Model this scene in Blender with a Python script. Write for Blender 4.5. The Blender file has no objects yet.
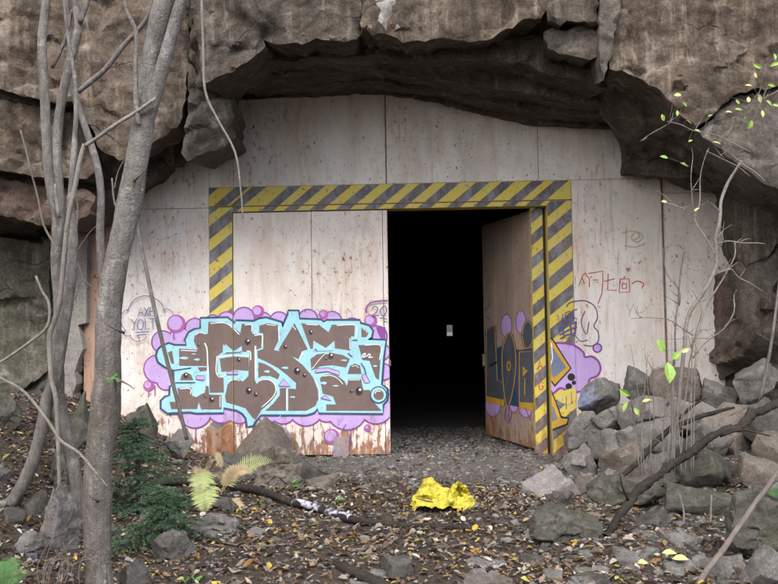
import bpy, bmesh, math, random
import numpy as np
from mathutils import Vector, Matrix
from mathutils.geometry import tessellate_polygon

random.seed(7)
R = math.radians
SC = bpy.context.scene
COL = SC.collection

# ------------------------------------------------------------------ camera
FPX = 834.0                                   # focal length in photo pixels (778 wide)
CAM = Vector((0.39, -10.6, 1.6))
cam_data = bpy.data.cameras.new('camera')
cam = bpy.data.objects.new('camera', cam_data)
COL.objects.link(cam)
cam_data.sensor_fit = 'HORIZONTAL'
cam_data.sensor_width = 36.0
cam_data.lens = 36.0 * FPX / 778.0
cam_data.clip_start = 0.05
cam_data.clip_end = 2000
YAW, PITCH, ROLL = R(2.1), R(2.6), R(-0.85)
ROT = (Matrix.Rotation(YAW, 3, 'Z') @ Matrix.Rotation(R(90) + PITCH, 3, 'X') @ Matrix.Rotation(ROLL, 3, 'Z'))
cam.matrix_world = Matrix.Translation(CAM) @ ROT.to_4x4()
SC.camera = cam

# ------------------------------------------------------------------ sky, sun, exposure
SUN_EL, SUN_AZ = R(46), R(34)                # azimuth measured from -Y (behind the camera), minus = left
world = bpy.data.worlds.new('World')
SC.world = world
world.use_nodes = True
wt = world.node_tree
wt.nodes.clear()
sky = wt.nodes.new('ShaderNodeTexSky')
sky.sky_type = 'NISHITA'
sky.sun_disc = False
sky.sun_elevation = SUN_EL
sky.sun_rotation = math.pi + SUN_AZ
sky.dust_density = 4.0
sky.ozone_density = 1.5
sky.air_density = 1.0
hs = wt.nodes.new('ShaderNodeHueSaturation')
hs.inputs['Saturation'].default_value = 0.8
bg = wt.nodes.new('ShaderNodeBackground')
bg.inputs['Strength'].default_value = 0.11
wo = wt.nodes.new('ShaderNodeOutputWorld')
wt.links.new(sky.outputs[0], hs.inputs['Color'])
wt.links.new(hs.outputs[0], bg.inputs['Color'])
wt.links.new(bg.outputs[0], wo.inputs['Surface'])
sun_data = bpy.data.lights.new('sun', 'SUN')
sun_data.energy = 1.5
sun_data.angle = R(20)
sun_data.color = (1.0, 0.97, 0.93)
sun = bpy.data.objects.new('sun', sun_data)
COL.objects.link(sun)
sdir = Vector((math.sin(SUN_AZ) * math.cos(SUN_EL), -math.cos(SUN_AZ) * math.cos(SUN_EL), math.sin(SUN_EL)))
sun.rotation_euler = sdir.to_track_quat('Z', 'Y').to_euler()
sun.location = sdir * 40
SC.view_settings.view_transform = 'Standard'
SC.view_settings.look = 'None'
SC.view_settings.gamma = 1.0
SC.view_settings.exposure = 1.58
SC.render.engine = 'CYCLES'
SC.cycles.use_adaptive_sampling = True
SC.cycles.adaptive_threshold = 0.03
SC.cycles.max_bounces = 5
SC.cycles.diffuse_bounces = 4

# ------------------------------------------------------------------ projection helpers
def ray(px, py):
    return ROT @ Vector((px - 389.0, 292.0 - py, -FPX)).normalized()

def at(px, py, y):
    d = ray(px, py)
    return CAM + d * ((y - CAM.y) / d.y)

def on_plane(px, py, p0, n):
    d = ray(px, py)
    return CAM + d * ((p0 - CAM).dot(n) / d.dot(n))

def pxsize(y, n=1.0):
    return n * (y - CAM.y) / FPX

# ------------------------------------------------------------------ numpy noise
def _h(ix, iy, iz, s):
    h = (ix.astype(np.int64) * 374761393 + iy.astype(np.int64) * 668265263 + iz.astype(np.int64) * 2147483647 + s * 1274126177) & 0xffffffff
    h = ((h ^ (h >> 13)) * 1274126177) & 0xffffffff
    h = ((h ^ (h >> 16)) * 2246822519) & 0xffffffff
    h = h ^ (h >> 15)
    return (h & 0xffffff) / float(0x1000000)

def vnoise(P, scale, seed=0):
    q = P * scale
    i = np.floor(q)
    f = q - i
    f = f * f * (3 - 2 * f)
    out = 0
    for dx in (0, 1):
        for dy in (0, 1):
            for dz in (0, 1):
                w = (f[:, 0] if dx else 1 - f[:, 0]) * (f[:, 1] if dy else 1 - f[:, 1]) * (f[:, 2] if dz else 1 - f[:, 2])
                out = out + w * _h(i[:, 0] + dx, i[:, 1] + dy, i[:, 2] + dz, seed)
    return out * 2 - 1

def fbm(P, scale, octv=4, seed=0):
    a, s, o = 1.0, scale, 0
    for k in range(octv):
        o = o + a * vnoise(P, s, seed + k * 17)
        a *= 0.5
        s *= 2.03
    return o

def facet(P, scale, seed=0, tilt=0.5, off=0.5, k=45.0):
    """flat tilted facets, one for each Voronoi cell, with narrow worn edges: broken-rock relief"""
    q = P * scale
    i = np.floor(q)
    ws = np.zeros(len(q))
    val = np.zeros(len(q))
    for dx in (-1, 0, 1):
        for dy in (-1, 0, 1):
            for dz in (-1, 0, 1):
                cx, cy, cz = i[:, 0] + dx, i[:, 1] + dy, i[:, 2] + dz
                ex = q[:, 0] - cx - _h(cx, cy, cz, seed + 1)
                ey = q[:, 1] - cy - _h(cx, cy, cz, seed + 2)
                ez = q[:, 2] - cz - _h(cx, cy, cz, seed + 3)
                w = np.exp(-k * (ex * ex + ey * ey + ez * ez))
                t1 = _h(cx, cy, cz, seed + 4) * 2 - 1
                t2 = _h(cx, cy, cz, seed + 5) * 2 - 1
                t3 = _h(cx, cy, cz, seed + 6) * 2 - 1
                val += w * (off * (_h(cx, cy, cz, seed + 7) * 2 - 1) + tilt * (t1 * ex + t2 * ey + t3 * ez))
                ws += w
    return val / (ws + 1e-12) / scale

# ------------------------------------------------------------------ object helpers
def mesh_obj(name, verts, faces, mat, parent=None, smooth=None):
    me = bpy.data.meshes.new(name)
    me.from_pydata([tuple(v) for v in verts], [], faces)
    me.update()
    return link_mesh(name, me, mat, parent, smooth)

def link_mesh(name, me, mat, parent=None, smooth=None):
    if mat is not None:
        for m in (mat if isinstance(mat, (list, tuple)) else [mat]):
            me.materials.append(m)
    if smooth is not None:
        me.shade_smooth()
        if smooth < 180:
            me.set_sharp_from_angle(angle=R(smooth))
    o = bpy.data.objects.new(name, me)
    COL.objects.link(o)
    if parent is not None:
        o.parent = parent
    return o

def thing(name, label, cat, loc=(0, 0, 0), group=None):
    o = bpy.data.objects.new(name, None)
    o.empty_display_size = 0.1
    COL.objects.link(o)
    tag(o, label, cat, group)
    return o

def tag(o, label, cat, group=None):
    o['label'] = label
    o['category'] = cat
    if group:
        o['group'] = group
    return o

def structure(o):
    o['kind'] = 'structure'
    return o

def box_geo(x0, x1, y0, y1, z0, z1, bev=0.0):
    bm = bmesh.new()
    bmesh.ops.create_cube(bm, size=1)
    for v in bm.verts:
        v.co = Vector((x0 + (v.co.x + .5) * (x1 - x0), y0 + (v.co.y + .5) * (y1 - y0), z0 + (v.co.z + .5) * (z1 - z0)))
    if bev > 0:
        bmesh.ops.bevel(bm, geom=list(bm.edges), offset=bev, segments=1, affect='EDGES')
    me = bpy.data.meshes.new('box')
    bm.to_mesh(me)
    bm.free()
    return me

def box(name, x0, x1, y0, y1, z0, z1, mat, parent=None, bev=0.004):
    return link_mesh(name, box_geo(x0, x1, y0, y1, z0, z1, bev), mat, parent)

def catmull(pts, n, closed=False):
    pts = [np.array(p, float) for p in pts]
    out = []
    m = len(pts)
    segs = m if closed else m - 1
    for i in range(segs):
        if closed:
            p0, p1, p2, p3 = pts[(i - 1) % m], pts[i], pts[(i + 1) % m], pts[(i + 2) % m]
        else:
            p1, p2 = pts[i], pts[i + 1]
            p0 = pts[i - 1] if i > 0 else 2 * p1 - p2
            p3 = pts[i + 2] if i + 2 < m else 2 * p2 - p1
        for k in range(n):
            t = k / n
            out.append(0.5 * ((2 * p1) + (-p0 + p2) * t + (2 * p0 - 5 * p1 + 4 * p2 - p3) * t * t + (-p0 + 3 * p1 - 3 * p2 + p3) * t ** 3))
    if not closed:
        out.append(pts[-1])
    return out

def tube_geo(pts4, sides=8, sub=4, rough=0.0, seed=0, cap=True, wob=0.0):
    """pts4: (x,y,z,r). returns verts, faces"""
    P = catmull(pts4, sub) if sub > 1 else [np.array(p, float) for p in pts4]
    C = np.array([p[:3] for p in P])
    rad = np.array([max(p[3], 0.0006) for p in P])
    if wob:
        C = C + np.stack([vnoise(C, 5, seed + 1), vnoise(C, 5, seed + 2), vnoise(C, 5, seed + 3)], 1) * wob
    T = np.gradient(C, axis=0)
    T /= np.linalg.norm(T, axis=1)[:, None] + 1e-9
    n = np.cross(T[0], [0.31, 0.94, 0.11])
    n /= np.linalg.norm(n)
    V = []
    for i in range(len(C)):
        n = n - T[i] * n.dot(T[i])
        n /= np.linalg.norm(n)
        b = np.cross(T[i], n)
        for k in range(sides):
            a = 2 * math.pi * k / sides
            V.append(C[i] + rad[i] * (math.cos(a) * n + math.sin(a) * b))
    V = np.array(V)
    if rough:
        cc = np.repeat(C, sides, 0)
        dirs = V - cc
        rr = np.repeat(rad, sides)
        V = cc + dirs * (1 + rough * (fbm(V, 0.9 / max(rad.max(), 0.004), 3, seed)))[:, None]
    F = []
    for i in range(len(C) - 1):
        for k in range(sides):
            a, b2 = i * sides + k, i * sides + (k + 1) % sides
            F.append((a, b2, b2 + sides, a + sides))
    if cap:
        F.append(tuple(range(sides - 1, -1, -1)))
        F.append(tuple(range((len(C) - 1) * sides, len(C) * sides)))
    return [tuple(v) for v in V], F

def px_path(path, y=None):
    """path of (px,py,y,rpx) or (px,py,rpx) with common y -> world xyz r"""
    out = []
    for p in path:
        if len(p) == 3:
            px, py, r = p
            yy = y
        else:
            px, py, yy, r = p
        w = at(px, py, yy)
        out.append((w.x, w.y, w.z, pxsize(yy, r)))
    return out

def tube_obj(name, path, mat, parent=None, y=None, sides=8, sub=4, rough=0.0, seed=0, wob=0.0, fat=1.0):
    v, f = tube_geo([(p[0], p[1], p[2], p[3] * fat) for p in px_path(path, y)], sides, sub, rough, seed, True, wob)
    return mesh_obj(name, v, f, mat, parent, 180)

# ------------------------------------------------------------------ node materials
class M:
    def __init__(s, name, rough=0.8, spec=0.3):
        s.m = bpy.data.materials.new(name)
        s.m.use_nodes = True
        s.t = s.m.node_tree
        s.b = s.t.nodes['Principled BSDF']
        s.b.inputs['Roughness'].default_value = rough
        s.b.inputs['Specular IOR Level'].default_value = spec
        g = s.t.nodes.new('ShaderNodeNewGeometry')
        s.pos = g.outputs['Position']
        s.nor = g.outputs['Normal']
    def node(s, t, **kw):
        n = s.t.nodes.new(t)
        for k, v in kw.items():
            setattr(n, k, v)
        return n
    def put(s, inp, v):
        if isinstance(v, (int, float)):
            inp.default_value = v
        elif isinstance(v, (tuple, list)):
            inp.default_value = tuple(v) + ((1.0,) if len(v) == 3 and len(inp.default_value) == 4 else ())
        else:
            s.t.links.new(v, inp)
    def scale(s, sx, sy, sz, loc=(0, 0, 0), src=None):
        n = s.node('ShaderNodeMapping')
        n.inputs['Scale'].default_value = (sx, sy, sz)
        n.inputs['Location'].default_value = loc
        s.t.links.new(src or s.pos, n.inputs['Vector'])
        return n.outputs[0]
    def noise(s, sc, det=5, rough=0.6, vec=None, dist=0.0):
        n = s.node('ShaderNodeTexNoise')
        n.inputs['Scale'].default_value = sc
        n.inputs['Detail'].default_value = det
        n.inputs['Roughness'].default_value = rough
        n.inputs['Distortion'].default_value = dist
        s.t.links.new(vec or s.pos, n.inputs['Vector'])
        return n.outputs[0]
    def voro(s, sc, feat='F1', vec=None, out=0):
        n = s.node('ShaderNodeTexVoronoi', feature=feat)
        n.inputs['Scale'].default_value = sc
        s.t.links.new(vec or s.pos, n.inputs['Vector'])
        return n.outputs[out]
    def ramp(s, v, a, b, lo=0.0, hi=1.0):
        n = s.node('ShaderNodeMapRange')
        n.clamp = True
        s.t.links.new(v, n.inputs[0])
        for k, x in zip((1, 2, 3, 4), (a, b, lo, hi)):
            n.inputs[k].default_value = x
        return n.outputs[0]
    def math(s, op, a, b=0.0):
        n = s.node('ShaderNodeMath', operation=op)
        s.put(n.inputs[0], a)
        s.put(n.inputs[1], b)
        return n.outputs[0]
    def mix(s, f, a, b, mode='MIX'):
        n = s.node('ShaderNodeMix', data_type='RGBA', blend_type=mode)
        s.put(n.inputs[0], f)
        s.put(n.inputs[6], a)
        s.put(n.inputs[7], b)
        return n.outputs[2]
    def sep(s, i, src=None):
        n = s.node('ShaderNodeSeparateXYZ')
        s.t.links.new(src or s.pos, n.inputs[0])
        return n.outputs[i]
    def attr(s, name):
        n = s.node('ShaderNodeAttribute', attribute_name=name)
        return n.outputs['Color']
    def color(s, c):
        s.put(s.b.inputs['Base Color'], c)
    def bump(s, h, strength=0.5, dist=0.02):
        n = s.node('ShaderNodeBump')
        n.inputs['Strength'].default_value = strength
        n.inputs['Distance'].default_value = dist
        s.t.links.new(h, n.inputs['Height'])
        s.t.links.new(n.outputs[0], s.b.inputs['Normal'])

def mat_rock(name, dark, mid, light, moss=0.0, streak=0.5, pale=0.0, vert=1.0, bumpd=0.03, scale=1.0, mosscol=(0.035, 0.045, 0.018)):
    m = M(name, 0.88, 0.25)
    n1 = m.noise(1.3 * scale, 6, 0.62, m.scale(1 / vert ** .5, 1 / vert ** .5, vert) if vert != 1 else None, dist=0.4)
    n2 = m.noise(7 * scale, 6, 0.65)
    n3 = m.noise(34 * scale, 6, 0.78)
    c = m.mix(m.ramp(n1, .3, .7), dark, mid)
    c = m.mix(m.math('MULTIPLY', m.ramp(n2, .45, .72), .55), c, light)
    if streak:
        st = m.noise(2.6, 6, 0.65, m.scale(1.5, 1.5, 0.12), 0.5)
        c = m.mix(m.math('MULTIPLY', m.ramp(st, .5, .68), streak), c, tuple(x * .42 for x in mid))
        st2 = m.noise(3.4, 5, 0.65, m.scale(1.7, 1.7, 0.10, (7, 3, 1)), 0.4)
        c = m.mix(m.math('MULTIPLY', m.ramp(st2, .53, .70), streak * .8), c, tuple(min(x * 1.35, .6) for x in light))
    if pale:
        p = m.noise(2.1 * scale, 7, 0.7, m.scale(1, 1, .7, (3, 9, 4)), .8)
        c = m.mix(m.math('MULTIPLY', m.ramp(p, .6, .68), pale), c, (.5, .47, .43))
    c = m.mix(m.ramp(n3, .42, .62, .0, .8), c, m.mix(1.0, c, (.42, .39, .37), 'MULTIPLY'))
    if moss:
        mo = m.noise(5 * scale, 7, 0.7)
        up = m.ramp(m.sep(2, m.nor), -.3, .8)
        f = m.math('MULTIPLY', m.ramp(mo, .62 - .25 * moss, .75 - .2 * moss), m.ramp(up, 0, 1, .35, 1))
        c = m.mix(m.math('MULTIPLY', f, .85), c, mosscol)
    warp = m.node('ShaderNodeMixRGB', blend_type='ADD')
    nz = m.node('ShaderNodeTexNoise')
    nz.inputs['Scale'].default_value = 2.2 * scale
    nz.inputs['Detail'].default_value = 6
    m.t.links.new(m.pos, nz.inputs['Vector'])
    warp.inputs[0].default_value = .45 / scale
    m.t.links.new(m.pos, warp.inputs[1])
    m.t.links.new(nz.outputs['Color'], warp.inputs[2])
    ck = m.voro(1.1 * scale, 'DISTANCE_TO_EDGE', m.scale(.8, .8, 1.5, (0, 0, 0), warp.outputs[0]))
    crk = m.math('MULTIPLY', m.ramp(ck, .0, .018, 1, 0), m.ramp(m.noise(1.7 * scale, 3, .5), .52, .66))
    c = m.mix(m.math('MULTIPLY', crk, .8), c, (.02, .017, .014))
    m.color(c)
    v = m.noise(5 * scale, 9, 0.72, m.scale(1, 1, 1.5), .3)
    h = m.math('ADD', v, m.math('MULTIPLY', n3, .5))
    h = m.math('SUBTRACT', h, m.math('MULTIPLY', crk, .5))
    m.bump(h, 0.9, bumpd)
    return m.m

def rust_mix(m, c, spots=1.0, low=1.0, stain=1.0):
    """rust breaking through painted sheet: shared by bare paint and every spray colour"""
    rust = m.mix(m.ramp(m.noise(9, 6, .7), .35, .65), (.07, .025, .012), (.28, .105, .035))
    if stain:
        st = m.noise(1.6, 7, .65, m.scale(2.2, 2.2, .45), .9)
        blotch = m.noise(1.1, 6, .65, None, .5)
        c = m.mix(m.math('MULTIPLY', m.ramp(st, .46, .7), .5 * stain), c, (.40, .27, .185))
        c = m.mix(m.math('MULTIPLY', m.ramp(blotch, .5, .75), .33 * stain), c, (.50, .40, .345))
        drip = m.noise(3, 5, .65, m.scale(7, 7, .5, (1, 5, 2)), .5)
        c = m.mix(m.math('MULTIPLY', m.math('MULTIPLY', m.ramp(drip, .56, .74), m.ramp(m.noise(.8, 3, .5, m.scale(1, 1, 1, (8, 2, 6))), .38, .58)), .95 * stain), c, (.22, .11, .06))
        grime = m.noise(.9, 8, .7, m.scale(1, 1, .6, (4, 4, 4)))
        c = m.mix(m.math('MULTIPLY', m.ramp(grime, .5, .72), .36 * stain), c, (.24, .215, .20))
    n15 = m.noise(15, 3, .5, m.scale(1.0, 1.0, .7, (9, 1, 2)))
    s1 = m.ramp(n15, .635, .69)
    zone = m.ramp(m.noise(1.3, 4, .6, m.scale(1, 1, .8, (3, 2, 9))), .45, .62)
    s1 = m.math('MULTIPLY', s1, m.ramp(zone, 0, 1, .25, 1))
    if stain:
        halo = m.math('MULTIPLY', m.ramp(n15, .5, .68), zone)
        c = m.mix(m.math('MULTIPLY', halo, .5 * min(stain, 1)), c, (.36, .19, .10))
        run = m.math('MULTIPLY', m.ramp(m.noise(11, 4, .6, m.scale(1.0, 1.0, .09, (9, 1, 2))), .56, .7), zone)
        c = m.mix(m.math('MULTIPLY', run, .5 * min(stain, 1)), c, (.33, .18, .10))
    gate = m.ramp(m.noise(1.4, 3, .5, m.scale(1, 1, 1, (2, 8, 5))), .36, .56)
    s2 = m.math('MULTIPLY', m.ramp(m.noise(34, 2, .5), .655, .72), gate)
    s3 = m.ramp(m.noise(21, 2, .5, m.scale(1, 1, .8, (5, 5, 9))), .675, .72)
    s4 = m.math('MULTIPLY', m.ramp(m.noise(70, 2, .5, m.scale(1, 1, .7, (3, 3, 3))), .66, .72), m.ramp(m.noise(2.2, 3, .5, m.scale(1, 1, 1, (6, 1, 5))), .48, .62))
    s2 = m.math('MAXIMUM', s2, s4)
    sp = m.math('MAXIMUM', s1, m.math('MAXIMUM', s2, s3))
    c = m.mix(m.math('MULTIPLY', sp, .9 * spots), c, rust)
    if low:
        z = m.sep(2)
        k = m.noise(3.6, 8, .68, m.scale(1.5, 1.5, .8, (1, 2, 3)), .6)
        k2 = m.math('ADD', m.math('ADD', m.math('MULTIPLY', k, .6), m.math('MULTIPLY', m.noise(5, 5, .65, m.scale(4, 4, .5, (3, 1, 1)), .4), .4)), m.ramp(z, .0, 1.3, .10, -.19))
        c = m.mix(m.math('MULTIPLY', m.ramp(k2, .53, .57), .9 * low), c, rust)
    return c, sp

def mat_steel(name, base, stain=1.0, low=1.0, spots=1.0, rough=.55):
    m = M(name, rough, .35)
    c = m.mix(m.ramp(m.noise(2.5, 6, .6), .3, .7), base, tuple(x * .86 for x in base))
    c, sp = rust_mix(m, c, spots, low, stain)
    m.color(c)
    h = m.math('SUBTRACT', m.math('MULTIPLY', m.noise(.8, 2, .5), 2.5), m.math('MULTIPLY', sp, .15))
    m.bump(m.math('ADD', h, m.math('MULTIPLY', m.noise(30, 4, .6), .06)), .35, .03)
    return m.m

def mat_plain(name, a, b=None, sc=8, rough=.8, spec=.25, bump=0.0, bscale=30, stretch=(1, 1, 1)):
    m = M(name, rough, spec)
    b = b or tuple(x * .75 for x in a)
    v = m.scale(*stretch)
    m.color(m.mix(m.ramp(m.noise(sc, 7, .65, v), .3, .7), a, b))
    if bump:
        m.bump(m.noise(bscale, 7, .65, v), .7, bump)
    return m.m

def mat_paint(name, col, low=.35, spots=.5):
    m = M(name, .5, .35)
    c = m.mix(m.ramp(m.noise(3.2, 7, .7, None, .6), .3, .7), tuple(x * 1.08 for x in col), tuple(x * .82 for x in col))
    c = m.mix(m.ramp(m.noise(55, 3, .6), .55, .75, 0, .3), c, tuple(min(1, x * 1.25 + .02) for x in col))
    c, sp = rust_mix(m, c, spots, low, .15)
    m.color(c)
    # worn off in small flakes: the sheet underneath shows
    fl = m.math('MULTIPLY', m.ramp(m.noise(26, 5, .7, m.scale(1, 1, .7, (2, 9, 4))), .655, .675), m.ramp(m.noise(1.9, 4, .6, m.scale(1, 1, 1, (7, 7, 1))), .4, .6))
    out = m.t.nodes['Material Output']
    tr = m.node('ShaderNodeBsdfTransparent')
    mx = m.node('ShaderNodeMixShader')
    m.t.links.new(fl, mx.inputs[0])
    m.t.links.new(m.b.outputs[0], mx.inputs[1])
    m.t.links.new(tr.outputs[0], mx.inputs[2])
    m.t.links.new(mx.outputs[0], out.inputs['Surface'])
    return m.m

def mat_bark(name, a, b, dark=.4, spk=True):
    m = M(name, .85, .2)
    n = m.noise(5, 8, .65, m.scale(1, 1, .5))
    c = m.mix(m.ramp(n, .3, .7), a, b)
    fl = m.noise(26, 5, .7, m.scale(1.2, 1.2, .35))
    c = m.mix(m.ramp(fl, .48, .7, 0, .75), c, tuple(x * dark for x in b))
    if spk:
        sp = m.noise(60, 3, .55, m.scale(.6, .6, 1.4))
        c = m.mix(m.math('MULTIPLY', m.ramp(sp, .62, .70, 0, .75), m.ramp(m.noise(4, 4, .6), .42, .6)), c, (.42, .40, .395))
        pat = m.noise(4.2, 6, .72, m.scale(1, 1, .6, (4, 2, 7)), .8)
        c = m.mix(m.ramp(pat, .50, .64, 0, .75), c, (.085, .07, .058))
        pat2 = m.noise(6.5, 6, .72, m.scale(1, 1, .8, (1, 6, 3)), .8)
        c = m.mix(m.ramp(pat2, .54, .66, 0, .6), c, (.34, .325, .32))
        fib = m.noise(30, 5, .7, m.scale(2, 2, .13, (5, 5, 5)), .4)
        c = m.mix(m.math('MULTIPLY', m.ramp(fib, .5, .66), m.ramp(m.sep(2), .0, 2.2, .85, .25)), c, (.06, .05, .043))
        ring = m.noise(9, 4, .6, m.scale(.6, .6, 4.0))
        c = m.mix(m.ramp(ring, .62, .7, 0, .4), c, (.06, .055, .05))
    if spk:
        z = m.sep(2)
        old = m.math('MULTIPLY', m.ramp(z, .2, 2.4, .75, .0), m.ramp(m.noise(7, 5, .7, m.scale(1, 1, .35)), .35, .6))
        c = m.mix(old, c, (.085, .068, .056))
    mo = m.noise(6, 6, .7)
    c = m.mix(m.math('MULTIPLY', m.ramp(mo, .52, .68), .55), c, (.065, .07, .04))
    m.color(c)
    m.bump(m.math('ADD', fl, m.math('MULTIPLY', m.noise(70, 5, .6), .5)), 1.0, .022)
    return m.m

MT = {}
MT['cliff'] = mat_rock('weathered_rock', (.05, .041, .033), (.108, .089, .073), (.185, .162, .14), moss=.12, streak=.8, pale=.25)
MT['cliff_warm'] = mat_rock('warm_weathered_rock', (.06, .044, .033), (.128, .099, .076), (.215, .178, .145), vert=.28, moss=.08, streak=1.0, pale=.25)
MT['cliff_red'] = mat_rock('reddish_rock', (.065, .043, .034), (.125, .088, .072), (.19, .148, .127), moss=.1, streak=.4, pale=.2)
MT['cliff_pale'] = mat_rock('fresh_broken_rock', (.22, .21, .2), (.32, .305, .29), (.44, .425, .41), streak=.1, pale=.3)
MT['cliff_block'] = mat_rock('pale_rock', (.082, .071, .061), (.142, .125, .109), (.23, .208, .186), moss=.1, streak=.35, pale=.45)
MT['cliff_low'] = mat_rock('damp_mossy_rock', (.06, .058, .042), (.11, .105, .08), (.2, .19, .165), moss=.6, streak=.7, pale=.55)
MT['rock_grey'] = mat_rock('grey_rubble_rock', (.10, .096, .091), (.18, .171, .163), (.29, .276, .263), streak=0, pale=.15, scale=2, bumpd=.02)
MT['rock_warm'] = mat_rock('warm_rubble_rock', (.095, .079, .068), (.165, .14, .122), (.26, .228, .2), moss=.1, streak=0, pale=.1, scale=2, bumpd=.02)
MT['rock_dark'] = mat_rock('dark_rubble_rock', (.05, .048, .044), (.095, .09, .083), (.17, .16, .15), moss=.35, streak=0, scale=2, bumpd=.02)
MT['rock_moss'] = mat_rock('mossy_rubble_rock', (.045, .045, .036), (.095, .092, .08), (.19, .18, .165), moss=.5, streak=0, scale=2, bumpd=.02)
MT['rock_pale'] = mat_rock('pale_rubble_rock', (.17, .155, .148), (.24, .224, .215), (.34, .32, .31), streak=0, pale=.3, scale=2, bumpd=.015)
MT['concrete'] = mat_rock('old_concrete', (.2, .19, .175), (.27, .255, .24), (.33, .32, .3), streak=.4, pale=.2, scale=1.5, bumpd=.008)
WHITE = (.64, .62, .605)
MT['steel'] = mat_steel('rusty_white_paint', WHITE, 1.0, 1.0)
MT['steel_rusty'] = mat_steel('rust_red_paint', (.33, .21, .16), 1.3, 1.3, 1.2)
MT['rust_patch'] = mat_steel('rust_brown_paint', (.23, .15, .11), 1.2, .8, 1.2)
MT['leaf_steel'] = mat_steel('rusty_cream_paint', (.64, .60, .57), 1.0, .95)
MT['leaf_open'] = mat_steel('rusty_shaded_paint', (.25, .208, .178), 1.3, .8)  # rusty brown base of the open leaf, with the doorway's shade mixed in
MT['seam'] = mat_plain('rusty_seam', (.10, .055, .035), (.2, .12, .08), 20)
MT['iron'] = mat_plain('dark_iron', (.035, .03, .028), (.07, .05, .04), 20, .6, .4)
MT['yellow'] = None
def mat_worn(name, a, b, stain, low, spots):
    m = M(name, .55, .35)
    f = m.ramp(m.noise(5.5, 8, .72, m.scale(1.2, 1.2, .6), .6), .42, .68)
    c = m.mix(f, a, b)
    c, sp = rust_mix(m, c, spots, low, stain)
    m.color(c)
    return m.m
MT['stripe'] = mat_worn('hazard_blue_black', (.055, .06, .075), (.19, .20, .24), .3, .5, .9)
MT['yellow'] = mat_worn('hazard_yellow', (.52, .42, .045), (.46, .40, .15), .35, .6, .9)
MT['lilac'] = mat_paint('spray_lilac', (.40, .285, .555))
MT['purple'] = mat_paint('spray_purple', (.19, .05, .25))
MT['magenta'] = mat_paint('spray_magenta', (.30, .07, .27))
MT['cyan'] = mat_paint('spray_cyan', (.26, .50, .58), .15, .3)
MT['navy'] = mat_paint('spray_navy', (.018, .05, .11), .15, .2)
MT['brown'] = mat_paint('spray_brown', (.118, .085, .08), .12, .3)
MT['white'] = mat_paint('spray_white', (.66, .68, .74), .1, .3)
MT['black'] = mat_paint('spray_black', (.012, .012, .015), .1, .2)
MT['red'] = mat_paint('spray_red', (.38, .055, .055))
MT['blue_ink'] = mat_paint('spray_blue_violet', (.09, .07, .22))
MT['steelblue'] = mat_paint('spray_steel_blue', (.13, .16, .24))
MT['shaded_slate'] = mat_paint('spray_shaded_slate', (.055, .068, .092))  # letter fill on the open leaf, darkened partly to stand for shade there
MT['gold'] = mat_paint('spray_gold', (.45, .27, .03))
MT['greyblue'] = mat_paint('spray_primer_grey', (.25, .26, .31), .5)
MT['sage'] = mat_paint('spray_sage', (.33, .33, .24), .3)
MT['bark'] = mat_bark('grey_bark', (.115, .105, .10), (.225, .21, .203))
MT['bark_dark'] = mat_bark('wet_dark_bark', (.018, .015, .013), (.045, .037, .032), .4, False)
MT['twig'] = mat_bark('pale_twig_bark', (.16, .145, .13), (.26, .24, .215), .5, False)
MT['twig_dark'] = mat_bark('brown_twig_bark', (.11, .09, .08), (.2, .17, .155), .6, False)
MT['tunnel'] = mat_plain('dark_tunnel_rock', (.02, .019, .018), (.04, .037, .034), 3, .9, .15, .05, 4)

# ================================================================== ground
def sstep(a, b, x):
    t = np.clip((x - a) / (b - a), 0, 1)
    return t * t * (3 - 2 * t)

def gz(x, y):
    x = np.asarray(x, float)
    y = np.asarray(y, float)
    near = sstep(-7.5, -2.0, y)
    left = sstep(-1.9, -4.6, x) * (.25 + .65 * near)
    right = sstep(2.5, 4.6, x) * (.06 + .34 * near)
    mound = .06 * np.exp(-((x + 1.5) ** 2 / .5 + (y + .9) ** 2 / .6))
    P = np.stack([x.ravel(), y.ravel(), np.zeros(x.size)], 1)
    n = (fbm(P, .9, 4, 5) * .045 + fbm(P, 6.0, 3, 9) * .012).reshape(x.shape)
    inside = sstep(-.5, .1, y)
    amp = 1 - .85 * inside * sstep(2.6, 1.9, np.abs(x))
    flat = 1 - inside * sstep(2.7, 2.2, np.abs(x))
    far = 1 - sstep(8, 20, np.hypot(x, y + 4))
    return ((left + right) * flat + mound + n * amp) * far + .0

_LX = np.arange(-8, 8.01, .04)
_LY = np.arange(-9, 1.01, .04)
_LZ = gz(*np.meshgrid(_LX, _LY))
def gz1(x, y):
    u = min(max((x + 8) / .04, 0), len(_LX) - 2.001)
    v = min(max((y + 9) / .04, 0), len(_LY) - 2.001)
    i, j = int(u), int(v)
    fu, fv = u - i, v - j
    return float((_LZ[j, i] * (1 - fu) + _LZ[j, i + 1] * fu) * (1 - fv) + (_LZ[j + 1, i] * (1 - fu) + _LZ[j + 1, i + 1] * fu) * fv)

def gnd(px, py):
    """point of the ground seen at a pixel"""
    d = ray(px, py)
    t = 3.0
    for _ in range(500):
        p = CAM + d * t
        if p.z <= gz1(p.x, p.y):
            break
        t += .02
    return CAM + d * t

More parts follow.
